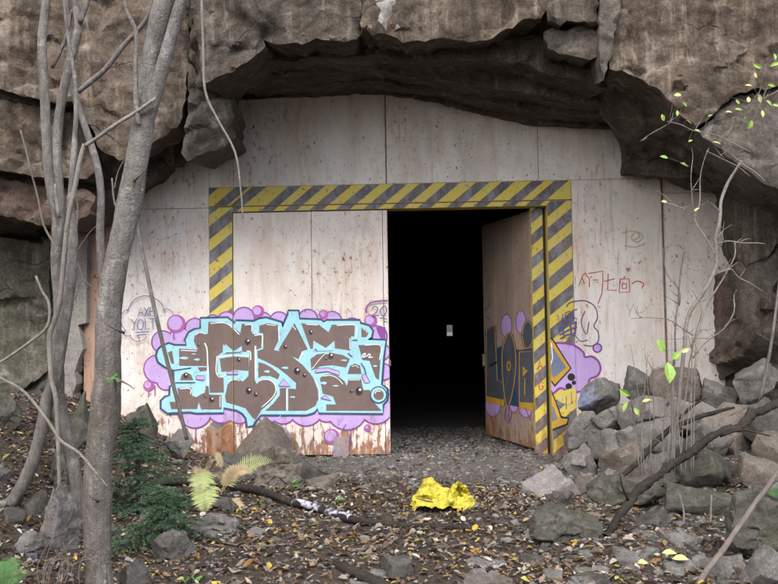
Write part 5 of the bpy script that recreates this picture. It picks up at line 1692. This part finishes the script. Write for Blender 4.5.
for k, (pts, lab) in enumerate((([(520, 486, 1.2), (545, 492, 1.6), (580, 500, 1.4), (600, 506, .8)], 'short dry stick before the pale triangular slab'),
                                ([(214, 542, .8), (250, 548, 1.2), (292, 545, .9)], 'short dry stick in the leaves right of the little spruce'),
                                ([(560, 556, .8), (590, 548, 1.2), (630, 545, .9)], 'short dry stick among the loose stones below the pile'))):
    o = thing('dry_stick', lab, 'stick')
    v, f = tube_geo(ground_path(pts, 1.2), 7, 4, .1, 80 + k)
    mesh_obj('wood', v, f, MT['twig_dark'], o, 180)
for k, (px, py, h) in enumerate(((683, 525, 30), (710, 522, 26))):
    o = thing('snapped_stem', 'short snapped stem sticking up before the long tilted slab', 'stem', group='snapped stems')
    p = gnd(px, py)
    v, f = tube_geo([(p.x, p.y, p.z - .05, .009), (p.x + .01, p.y, p.z + .1, .008), (p.x + .02 * (1 if k else -1), p.y, p.z + pxsize(p.y, h), .005)], 7, 4)
    mesh_obj('wood', v, f, MT['twig'], o, 180)

# ================================================================== yellow bag
mb = M('yellow_plastic', .45, .4)
mb.color(mb.mix(mb.ramp(mb.noise(12, 5, .6), .4, .75, 0, .5), (.42, .36, .03), (.27, .23, .045)))
mb.bump(mb.math('ADD', mb.noise(22, 5, .6, None, 1.2), mb.voro(26, 'DISTANCE_TO_EDGE')), .6, .02)
mb.b.inputs['Transmission Weight'].default_value = .0
MT['bag'] = mb.m
bagp = gnd(444, 510)
BY = bagp.y
def bag_lobe(secs, seed):
    V, F = [], []
    ns = 64
    S_ = catmull(secs, 12)
    for sx, t, b, dp in S_:
        ct, cb = at(sx, t, BY), at(sx, b, BY)
        hz = (ct.z - cb.z) / 2
        cz = (ct.z + cb.z) / 2
        for k in range(ns):
            a = 2 * math.pi * k / ns
            V.append((ct.x, BY - math.sin(a) * dp, cz + math.cos(a) * hz))
    A = np.array(V)
    cen = A.reshape(-1, ns, 3).mean(1).repeat(ns, 0)
    u = A - cen
    rad = np.linalg.norm(u, axis=1)
    u /= rad[:, None] + 1e-9
    kx = at(451, 502, BY)
    toward = np.abs(A[:, 0] - kx.x)
    d = facet(A, 9, seed, .5, .08, 160) + facet(A * np.array([.6, 1, 1]) + 3, 22, seed + 3, .75, .18, 160)
    B_ = A * np.array([5.0, 24.0, 24.0])
    fold = (1 - np.abs(vnoise(B_, 1.0, seed + 8))) ** 3 * .034 + (1 - np.abs(vnoise(B_ * 2.1 + 7, 1.0, seed + 9))) ** 3 * .016 - .02
    A = A + u * ((d * .8 + fold) * np.clip(rad / .07, .12, 1))[:, None]
    H_ = len(S_)
    for j in range(H_ - 1):
        for k in range(ns):
            a, b = j * ns + k, j * ns + (k + 1) % ns
            F.append((a, b, b + ns, a + ns))
    F.append(tuple(range(ns)))
    F.append(tuple(range((H_ - 1) * ns, H_ * ns))[::-1])
    return A, F
bag = thing('plastic_bag', 'crumpled bright yellow plastic bag tied in a knot on the path', 'bag')
def bag_sheet(knot, spans, seed):
    """sheet gathered at the knot, opening into folded lobes: polar grid over the ground"""
    nr, na = 34, 150
    V, F = [], []
    th = np.linspace(0, 2 * math.pi, na, endpoint=False)
    one = np.stack([np.cos(th), np.sin(th), 0 * th], 1)
    pl1 = 1 - np.abs(vnoise(one, 3.2, seed))
    pl2 = 1 - np.abs(vnoise(one, 7.5, seed + 1))
    left = np.clip(-np.cos(th), 0, 1) ** .8
    right = np.clip(np.cos(th), 0, 1) ** .8
    rad = np.sqrt((spans[0] * left) ** 2 + (spans[1] * right) ** 2 + (spans[2] * np.abs(np.sin(th))) ** 2) * (1 + .10 * vnoise(one, 4, seed + 2))
    hgt = .05 + spans[3] * left + spans[4] * right
    for i in range(nr):
        r = (i + .6) / (nr - .4)
        prof = math.sin(math.pi * min(r, 1) ** .75) ** .7 if r < .985 else .03
        x = knot[0] + np.cos(th) * rad * r
        y = knot[1] + np.sin(th) * rad * r
        z = hgt * prof * (.35 + .95 * (pl1 ** 3)) + (pl2 ** 3 - .3) * .085 * r
        z = z + .02 * (1 - r)
        V.append(np.stack([x, y, z], 1))
    A = np.concatenate(V)
    A[:, 2] += facet(A, 9, seed + 5, .85, .16, 200) + facet(A, 24, seed + 6, .7, .14, 200)
    A[:, 0] += facet(A + 9, 11, seed + 7, .6, .14, 200)
    A[:, 1] += facet(A + 4, 11, seed + 8, .6, .14, 200)
    g_ = np.array([gz1(a_[0], a_[1]) for a_ in A])
    A[:, 2] = g_ + np.maximum(A[:, 2], .006)
    for i in range(nr - 1):
        for k in range(na):
            a_, b_ = i * na + k, i * na + (k + 1) % na
            F.append((a_, b_, b_ + na, a_ + na))
    F.append(tuple(range(na))[::-1])
    return A, F
BV_ = dict(a=(429.5, 477.5, .05), b=(424.9, 488.5, -.05), c=(415, 496.6, -.06), d=(411.6, 506, -.10), e=(413.9, 511.5, -.14), f=(420.8, 507, -.18), g=(439.9, 484.5, .05), h=(452, 491, .05),
           i=(447.4, 500, -.02), k=(449.7, 503, -.14), l=(434.7, 508, -.22), m=(447.4, 507, -.2), n=(457.8, 482.1, 0), o=(463, 485, 0), p=(468.2, 490.8, 0), q=(469.4, 497.2, -.05), r=(476, 504.7, -.06),
           s=(473, 511.6, -.14), t=(464.8, 512.4, -.2), u=(455.5, 509.5, -.2), v=(439.3, 495.4, .0), w=(426.6, 494.9, -.13), x=(433, 500.6, -.08), y=(463.5, 492, .07), z=(459, 496, .08),
           A=(414, 504, .16), B=(432, 503, .24), C=(455, 503, .2), D=(472, 503, .14))
BF_ = ['abwv', 'agv', 'gvih', 'vwx', 'vxi', 'bcw', 'cxw', 'cfx', 'cdf', 'def', 'xfl', 'xli', 'ilm', 'imk', 'ihnk', 'knz', 'noyz', 'opyq', 'zyq', 'kzq', 'kqr', 'krst', 'ktu', 'kum',
       'abA', 'bcA', 'cdA', 'aAB', 'agB', 'ghBC', 'hnC', 'noC', 'opC', 'pCD', 'pqD', 'qrD']
BF_[BF_.index('ghBC')] = 'ghCB'
BF_[BF_.index('opyq')] = 'opqy'
bm = bmesh.new()
bmv = {n_: bm.verts.new(at(p_[0], p_[1], BY + .1 + p_[2])) for n_, p_ in BV_.items()}
for f_ in BF_:
    try:
        bm.faces.new([bmv[c_] for c_ in f_])
    except ValueError:
        pass
bmesh.ops.recalc_face_normals(bm, faces=list(bm.faces))
bmesh.ops.triangulate(bm, faces=list(bm.faces))
bmesh.ops.subdivide_edges(bm, edges=list(bm.edges), cuts=2, smooth=.35, use_grid_fill=True)
bmesh.ops.triangulate(bm, faces=list(bm.faces))
bmesh.ops.subdivide_edges(bm, edges=list(bm.edges), cuts=2, smooth=.2, use_grid_fill=True)
bm.normal_update()
A = np.array([q_.co[:] for q_ in bm.verts])
Nn = np.array([q_.normal[:] for q_ in bm.verts])
dd_ = facet(A, 12, 5, .45, .10, 200) + facet(A * np.array([.5, 1, 1]), 34, 8, .5, .12, 200)
ridge_ = ((1 - np.abs(vnoise(A * np.array([7, 20, 20]), 1.0, 4))) ** 4 - .3) * .03 + ((1 - np.abs(vnoise(A * np.array([16, 40, 40]), 1.0, 6))) ** 4 - .3) * .012
A = A + Nn * (dd_ + ridge_)[:, None]
for q_, c_ in zip(bm.verts, A):
    q_.co = c_
    q_.co.z = max(q_.co.z, gz1(c_[0], c_[1]) + .004)
me = bpy.data.meshes.new('bag_body')
bm.to_mesh(me)
bm.free()
link_mesh('bag_body', me, MT['bag'], bag, 30)
MT['tape'] = mat_plain('brown_tape', (.16, .10, .04), (.09, .06, .03), 14, .5)
v, f = tube_geo([tuple(at(x, y, BY - .17)) + (pxsize(BY, r),) for x, y, r in ((416, 498, .5), (424, 500.5, .9), (433, 502, .7))], 6, 3)
mesh_obj('fold', v, f, MT['tape'], bag, 180)
v, f = tube_geo([tuple(at(x, y, BY - .1)) + (pxsize(BY, r),) for x, y, r in ((448, 499, 1), (450.5, 501, 3.2), (452, 502.5, 3.4), (454, 504, 1))], 12, 4, .3, 9)
mesh_obj('knot', v, f, MT['bag'], bag, 28)

# ================================================================== plants
def spruce(label, px, base_py, y, top_py, halfw, seed):
    r = random.Random(seed)
    o = thing('spruce', label, 'spruce')
    b = at(px, base_py, y)
    t = at(px + r.uniform(-4, 4), top_py, y)
    b.z = gz1(b.x, b.y) - .03
    Hh = t.z - b.z
    v, f = tube_geo([(b.x, b.y, b.z, .016), ((b.x + t.x) / 2 + .02, b.y, (b.z + t.z) / 2, .011), (t.x, t.y, t.z, .003)], 8, 4)
    mesh_obj('trunk', v, f, MT['bark_dark'], o, 180)
    V, F = [], []
    BV, BF = [], []
    hw = pxsize(y, halfw)
    nb = 84
    def needles(p, q, n, ln):
        d = (q - p)
        dl = d.length
        dn = d / (dl + 1e-9)
        for i in range(n):
            c = p + d * (i + r.random()) / n
            side = Vector((r.gauss(0, 1), r.gauss(0, 1), r.gauss(0, .75)))
            side = (side - dn * side.dot(dn)).normalized()
            dirv = (side * .85 + dn * .6).normalized() * ln * r.uniform(.7, 1.2)
            w = dirv.cross(Vector((r.gauss(0, 1), r.gauss(0, 1), r.gauss(0, 1)))).normalized() * .0026
            k = len(V)
            V.extend([c - w, c + w, c + dirv])
            F.append((k, k + 1, k + 2))
    for i in range(nb):
        h = (i + r.random()) / nb
        p0 = b + (t - b) * (.04 + .94 * h)
        ln = hw * (1.0 - h * .68) * r.uniform(.45, 1.15)
        a = i * 2.4 + r.uniform(-.9, .9)
        tilt_ = r.uniform(-.2, .55)
        dv = Vector((math.cos(a), math.sin(a), 0))
        pts = []
        for k in range(6):
            s_ = k / 5
            pts.append(p0 + dv * ln * s_ + Vector((r.uniform(-.02, .02) * ln, 0, ln * ((.12 + tilt_) * s_ - .5 * s_ * s_ + .16 * s_ ** 3))))
        for k in range(5):
            needles(pts[k], pts[k + 1], 26, .022)
        k0 = len(BV)
        tv, tf = tube_geo([tuple(p) + (.004 * (1 - .12 * n_),) for n_, p in enumerate(pts)], 4, 1, cap=False)
        BV += tv
        BF += [tuple(q + k0 for q in ff) for ff in tf]
        for k in range(1, 6):
            for sg in (-1, 1):
                tl_ = ln * .42 * (1.08 - k / 5.4) * r.uniform(.7, 1.2)
                pv = Vector((-dv.y, dv.x, 0)) * sg
                e = pts[k] + (dv * .6 + pv * .85).normalized() * tl_ + Vector((0, 0, -tl_ * r.uniform(.1, .4)))
                needles(pts[k], e, 30, .021)
    fo = mesh_obj('foliage', V, F, MT['needle'], o)
    fo['kind'] = 'stuff'
    bo = mesh_obj('branches', BV, BF, MT['bark_dark'], o)
    bo['kind'] = 'stuff'
    return o
spruce('young dark green spruce growing between trunk and mural', 138, 500, -3.2, 418, 62, 1)
spruce('low bushy young spruce in front of the taller one', 160, 548, -4.25, 488, 68, 2)

def fern(label, fronds, cat='fern'):
    """fronds: (base px, tip px, y, sag, pinna px, mat, seed)"""
    o = thing('fern', label, cat)
    for (bx_, by_), (tx_, ty_), y0, y1, sag, plen, mt, sd in fronds:
        r = random.Random(sd)
        p0, p1 = at(bx_, by_, y0), at(tx_, ty_, y1)
        V, F = [], []
        n = 28
        chord = p1 - p0
        pts = []
        for k in range(n + 1):
            s_ = k / n
            pts.append(p0 + chord * s_ + Vector((0, 0, sag * 4 * s_ * (1 - s_))))
        tv, tf = tube_geo([tuple(p) + (.003 * (1.1 - k / n),) for k, p in enumerate(pts)], 5, 1, cap=False)
        V += tv
        F += tf
        pl = pxsize(y0, plen)
        for k in range(3, n + 1):
            tan = (pts[k] - pts[k - 1]).normalized()
            s_ = k / n
            ln = pl * math.sin(math.pi * min(1, .18 + s_ * .80)) ** .8 * r.uniform(.85, 1.1)
            side = tan.cross(Vector((.15, -.85, .5))).normalized()
            nrm = side.cross(tan).normalized()
            for sg in (-1, 1):
                dv = (side * sg + tan * .45).normalized()
                dr = nrm * r.uniform(-.25, .1)
                wv = tan * ln * .085
                k0 = len(V)
                q0 = pts[k]
                q1 = q0 + dv * ln * .5 + dr * ln * .15
                q2 = q0 + dv * ln + dr * ln * .5
                V += [tuple(q0 - wv * .6), tuple(q0 + wv * .6), tuple(q1 + wv), tuple(q1 - wv), tuple(q2)]
                F += [(k0, k0 + 1, k0 + 2, k0 + 3), (k0 + 3, k0 + 2, k0 + 4)]
        mesh_obj('frond', V, F, MT[mt], o)
    return o
fern('pale yellow green fern drooping over the dark branch', [
    ((204, 478), (205, 512), -2.9, -3.25, .02, 17, 'fern_pale', 1), ((206, 470), (199, 494), -2.85, -3.1, .05, 15, 'fern_pale', 2), ((206, 474), (214, 462), -2.8, -2.9, .05, 4.5, 'fern_tan', 3), ((208, 484), (192, 470), -2.9, -3.0, .04, 6, 'fern_tan', 4)])
fern('arching fern frond with a yellow tip before the pointed boulder', [
    ((222, 492), (272, 462), -3.0, -3.1, .10, 11, 'fern_pale', 5), ((224, 490), (252, 474), -3.0, -3.1, .10, 9, 'fern_tan', 6), ((222, 490), (236, 466), -3.0, -3.0, .04, 7, 'fern_tan', 16)])
fern('withered tan fern hanging below the dark branch', [
    ((222, 470), (216, 452), -2.5, -2.5, .02, 5, 'fern_tan', 7), ((232, 498), (240, 518), -3.0, -3.2, .03, 9, 'fern_tan', 8), ((228, 486), (213, 476), -2.6, -2.8, .05, 5, 'fern_tan', 9)])
fern('fresh green fern in the leaves left of the thick trunk', [
    ((-14, 600), (30, 574), -5.6, -5.7, .05, 12, 'fern_green', 10), ((-14, 596), (22, 562), -5.6, -5.6, .05, 12, 'fern_green', 11), ((-10, 602), (10, 562), -5.6, -5.5, .04, 11, 'fern_green', 12), ((-12, 600), (24, 592), -5.6, -5.9, .05, 10, 'fern_green', 13), ((-16, 600), (-20, 566), -5.6, -5.5, .04, 10, 'fern_green', 15)])
fern('small green fern leaf hanging over the bank by the mossy boulder', [((786, 500), (764, 492), -4.7, -4.8, .03, 7, 'fern_green', 14)])

def weed(label, px, py, hpx, n, seed, mt='weed'):
    r = random.Random(seed)
    o = thing('weed', label, 'weed')
    p = gnd(px, py)
    h = pxsize(p.y, hpx)
    for k in range(n):
        a = r.uniform(0, 6.28)
        d = Vector((math.cos(a), math.sin(a), r.uniform(.3, 1.4))).normalized()
        c = Vector((p.x, p.y, p.z)) + Vector((r.gauss(0, .3), r.gauss(0, .3), r.uniform(.05, .8))) * h * .7
        V, F = leaf_geo(c, d, Vector((0, 0, 1)), h * r.uniform(.35, .6), h * r.uniform(.14, .24))
        mesh_obj('leaf', V, F, MT[mt], o)
    tv, tf = tube_geo([(p.x, p.y, p.z - .02, .003), (p.x + .01, p.y, p.z + h * .7, .0015)], 5, 2)
    mesh_obj('stem', tv, tf, MT['weed'], o, 180)
    return o
weed('small green weed between boulders below the pointed boulder', 294, 492, 18, 9, 1)
weed('green weed tuft behind the painted branch', 338, 506, 12, 12, 2)
weed('low green weed behind the painted branch beside the brown boulder', 262, 508, 12, 10, 3)
weed('green weed tuft at the threshold below the shut gate leaf', 326, 463, 7, 7, 4)
weed('bright green moss clump before the dark stone by the spruce', 192, 584, 16, 16, 5)
weed('tiny green sprout in the leaves before the gate', 352, 545, 8, 6, 6)
weed('tiny green sprout beside the yellow bag', 424, 518, 7, 5, 7)
weed('small green sprout by the small brown wedge stone', 238, 530, 9, 7, 8)

# sapling with a few leaves before the right wall
def sapling(label, stems, leaves, y, mat='twig', name='sapling', cat='sapling'):
    o = thing(name, label, cat)
    r = random.Random(len(stems) * 7 + int(stems[0][0][0]))
    for k, st in enumerate(stems):
        v, f = tube_geo([(p[0] + r.uniform(-.006, .006), p[1] + r.uniform(-.05, .05), p[2] + r.uniform(-.006, .006), p[3] * .82) for p in px_path(st, y)], 7, 3, .12, k, True, .014)
        mesh_obj('trunk' if k == 0 else 'branch', v, f, MT[mat], o, 180)
        cp = catmull(st, 6)
        for _ in range(5 if k == 0 else 3):
            i = r.randrange(len(cp) // 3, len(cp)) if k == 0 else r.randrange(len(cp))
            q = cp[i]
            if q[1] > 380 and k == 0:
                continue
            a = r.choice((-1, 1)) * r.uniform(.3, 1.2)
            ln = r.uniform(8, 26)
            pth = [(q[0], q[1], min(q[2] * .6, .7))]
            for t_ in (.35, .7, 1.0):
                a += r.uniform(-.35, .35)
                pth.append((pth[-1][0] + math.sin(a) * ln * .33, pth[-1][1] - math.cos(a) * ln * .33, .5 * (1.2 - t_)))
            v, f = tube_geo(px_path(pth, y - r.uniform(-.08, .08)), 5, 2)
            mesh_obj('twig', v, f, MT[mat], o, 180)
    for px, py, ln, ang, mt in leaves:
        c = at(px, py, y - .02)
        d = Vector((math.cos(ang), r.uniform(-.5, .1), math.sin(ang)))
        ln = ln * r.uniform(.7, 1.2)
        V, F = leaf_geo(c, d, Vector((r.uniform(-.9, .9), -1, r.uniform(-.2, 1.6))), pxsize(y, ln), pxsize(y, ln * r.uniform(.42, .62)))
        mesh_obj('leaf', V, F, MT[mt], o)
        best = min(((q[0], q[1]) for st in stems for q in catmull(st, 8)), key=lambda q: (q[0] - px) ** 2 + (q[1] - py) ** 2)
        e = at(best[0], best[1], y)
        if (e - c).length > .01:
            tv, tf = tube_geo([(e.x, e.y, e.z, .0018), ((e.x + c.x) / 2, c.y, (e.z + c.z) / 2 + .008, .0015), (c.x, c.y, c.z, .0012)], 5, 2)
            mesh_obj('stalk', tv, tf, MT['twig_dark'], o, 180)
    return o
G_, Y_ = 'leaf_green', 'leaf_pale'
sapling('pale bent sapling with bare branches before the right wall', [
    [(668, 470, 2.6), (676, 420, 2.5), (682, 360, 2.4), (686.6, 320, 2.4), (702.6, 294, 2.4), (716, 268, 2.3), (717, 240, 2.2), (718, 222, 2.1), (721.5, 200, 2), (729.6, 180, 1.8), (741, 162, 1.3)],
    [(718, 245, 1.1), (727, 241, .9), (736, 241.6, .9), (750, 243, .7), (766, 244, .5)],
    [(736, 243, .8), (734.6, 256, .9), (727, 273.7, 1), (713, 294, 1.1), (700, 323, 1.2), (690, 345, 1.2)],
    [(717, 272, .9), (730, 269, .8), (740, 277, .7), (750.6, 285, .6), (767, 294, .4)],
    [(736, 290, .5), (736, 297, .7), (734.6, 313, .8), (722, 329, .8), (707, 343.5, .8), (694, 358, .9)],
    [(741, 162, .9), (752, 170, .7), (762, 182, .6)],
    [(707, 150, .4), (703, 163, .6), (700, 178, .7), (700, 206, .8), (697, 220, .9), (705, 238, .9), (712, 252, .9), (716, 264, 1)],
    [(667.7, 202, .6), (682, 208, .6), (695, 215, .7)],
    [(690.5, 167, .4), (691, 185, .5), (692, 202, .6), (697, 217, .6)],
    [(669, 122, .5), (682, 125, .6), (695, 130, .6), (712, 135, .6), (730, 140, .6), (752, 150, .6)],
    [(707, 150, .6), (722, 157, .6), (738, 165, .6), (752, 178, .5)],
    [(640, 142, .3), (652, 134, .4), (664, 126, .5), (669, 122, .5)],
], [(664, 121, 7, 1.9, G_), (677, 116, 8, 1.4, G_), (686, 120, 7, -.6, G_), (694, 130, 8, -.2, G_), (683, 102, 8, -.8, G_), (674, 95, 6, 0, Y_), (668, 158, 8, 2.9, G_), (680, 163, 8, -.3, G_), (667, 202, 7, 3.0, Y_), (688, 142, 5, .5, G_), (694, 212, 6, .8, Y_), (708, 117, 6, .6, G_), (712, 142, 9, -.2, Y_)], -2.6)
sapling('thin twiggy shoots with broad yellow green leaves above the pile', [
    [(672, 470, 1.3), (673, 420, 1.3), (675, 370, 1.2), (676, 317, 1.1), (681, 280, 1), (684, 243, .7)],
    [(663, 249, .5), (667.7, 273.7, .7), (679, 289, .8), (678, 305, .9)],
    [(663, 249, .5), (674, 245, .6), (684, 246, .6)],
    [(694, 290, .4), (698, 300, .5), (700, 312, .6), (694, 335, .7), (688, 380, .8), (680, 430, .9)],
    [(630, 318, .4), (650, 317, .5), (668, 318, .5), (680, 328, .6), (694, 336, .6)],
    [(650, 460, .6), (654, 420, .6), (655, 390, .5), (652, 365, .4)],
    [(662, 470, .6), (664, 430, .6), (668, 395, .5), (668, 380, .4)],
], [(664, 352, 15, 2.0, G_), (672, 360, 17, .9, G_), (667, 362, 20, -1.5, G_), (681, 352, 8, .4, Y_)], -3.0, 'twig_dark')
sapling('short shoot with three yellow green leaves before the flat topped slab', [
    [(640, 470, .8), (638, 440, .8), (634, 415, .7), (630, 398, .6)], [(636, 425, .5), (642, 412, .5), (646, 405, .4)]],
    [(630, 396, 14, 2.6, G_), (628, 402, 13, -2.2, G_), (634, 408, 13, -1.0, G_), (642, 402, 10, .3, Y_)], -2.9, 'twig_dark')
sapling('leafy spray of an overhanging branch at the cliff corner', [
    [(840, 60, 1.6), (800, 75, 1.4), (775, 92, 1.1), (757, 100, .8), (742, 110, .5)], [(795, 78, .8), (776, 72, .6), (764, 66, .4)], [(770, 94, .6), (760, 105, .5), (752, 122, .4)]],
    [(762, 68, 8, 2.6, G_), (770, 66, 8, .3, G_), (778, 74, 9, -.4, G_), (752, 86, 7, 2.8, Y_), (758, 94, 8, -1.2, Y_), (742, 110, 8, 3.0, G_), (748, 103, 7, 1.4, Y_), (752, 120, 9, -1.9, G_), (766, 100, 8, -.8, G_), (775, 60, 7, 1.5, G_), (733, 113, 7, 2.9, Y_), (757, 78, 6, 1.9, Y_), (768, 84, 7, -.3, G_), (746, 116, 6, -2.2, G_), (762, 110, 7, -1.5, Y_), (772, 105, 7, -.2, G_), (740, 104, 6, 2.2, G_)], -2.6, 'twig_dark')
for px, py, ln, ang in ((662, 562, 14, .3), (672, 568, 16, -.6), (648, 572, 13, 2.6)):
    p = gnd(px, py)
    V, F = leaf_geo(Vector((p.x, p.y, p.z + .06)), Vector((math.cos(ang), -.6, .25)), Vector((0, -.5, 1)), pxsize(p.y, ln), pxsize(p.y, ln * .6))
    o = mesh_obj('fallen_leaf', V, F, MT['leaf_pale'])
    tag(o, 'large pale green leaf lying on the loose stones below the pile', 'leaf', 'large green leaves on the stones')
# dry grass stalks standing in the pile
tuft = thing('dry_grass', 'tuft of tall dry grass stalks standing in the rubble pile', 'grass')
r_ = random.Random(9)
for k in range(11):
    px = r_.uniform(634, 700)
    top = r_.uniform(320, 420)
    lean = r_.uniform(-18, 20)
    v, f = tube_geo(px_path([(px, 475, .55), (px + lean * .3, (475 + top) / 2, .5), (px + lean, top, .25)], -2.75), 5, 4)
    mesh_obj('stalk', v, f, MT['twig'], tuft, 180)
# tuft of twigs at the foot of the thick trunk
tw = thing('twig_tuft', 'bundle of dry twigs at the foot of the thick trunk', 'twigs')
for k in range(14):
    px = r_.uniform(40, 82)
    v, f = tube_geo(px_path([(px, 590, .6), (px + r_.uniform(-4, 12), 565, .5), (px + r_.uniform(-6, 30), r_.uniform(535, 560), .3)], -5.7), 5, 3)
    mesh_obj('twig', v, f, MT['twig_dark'], tw, 180)
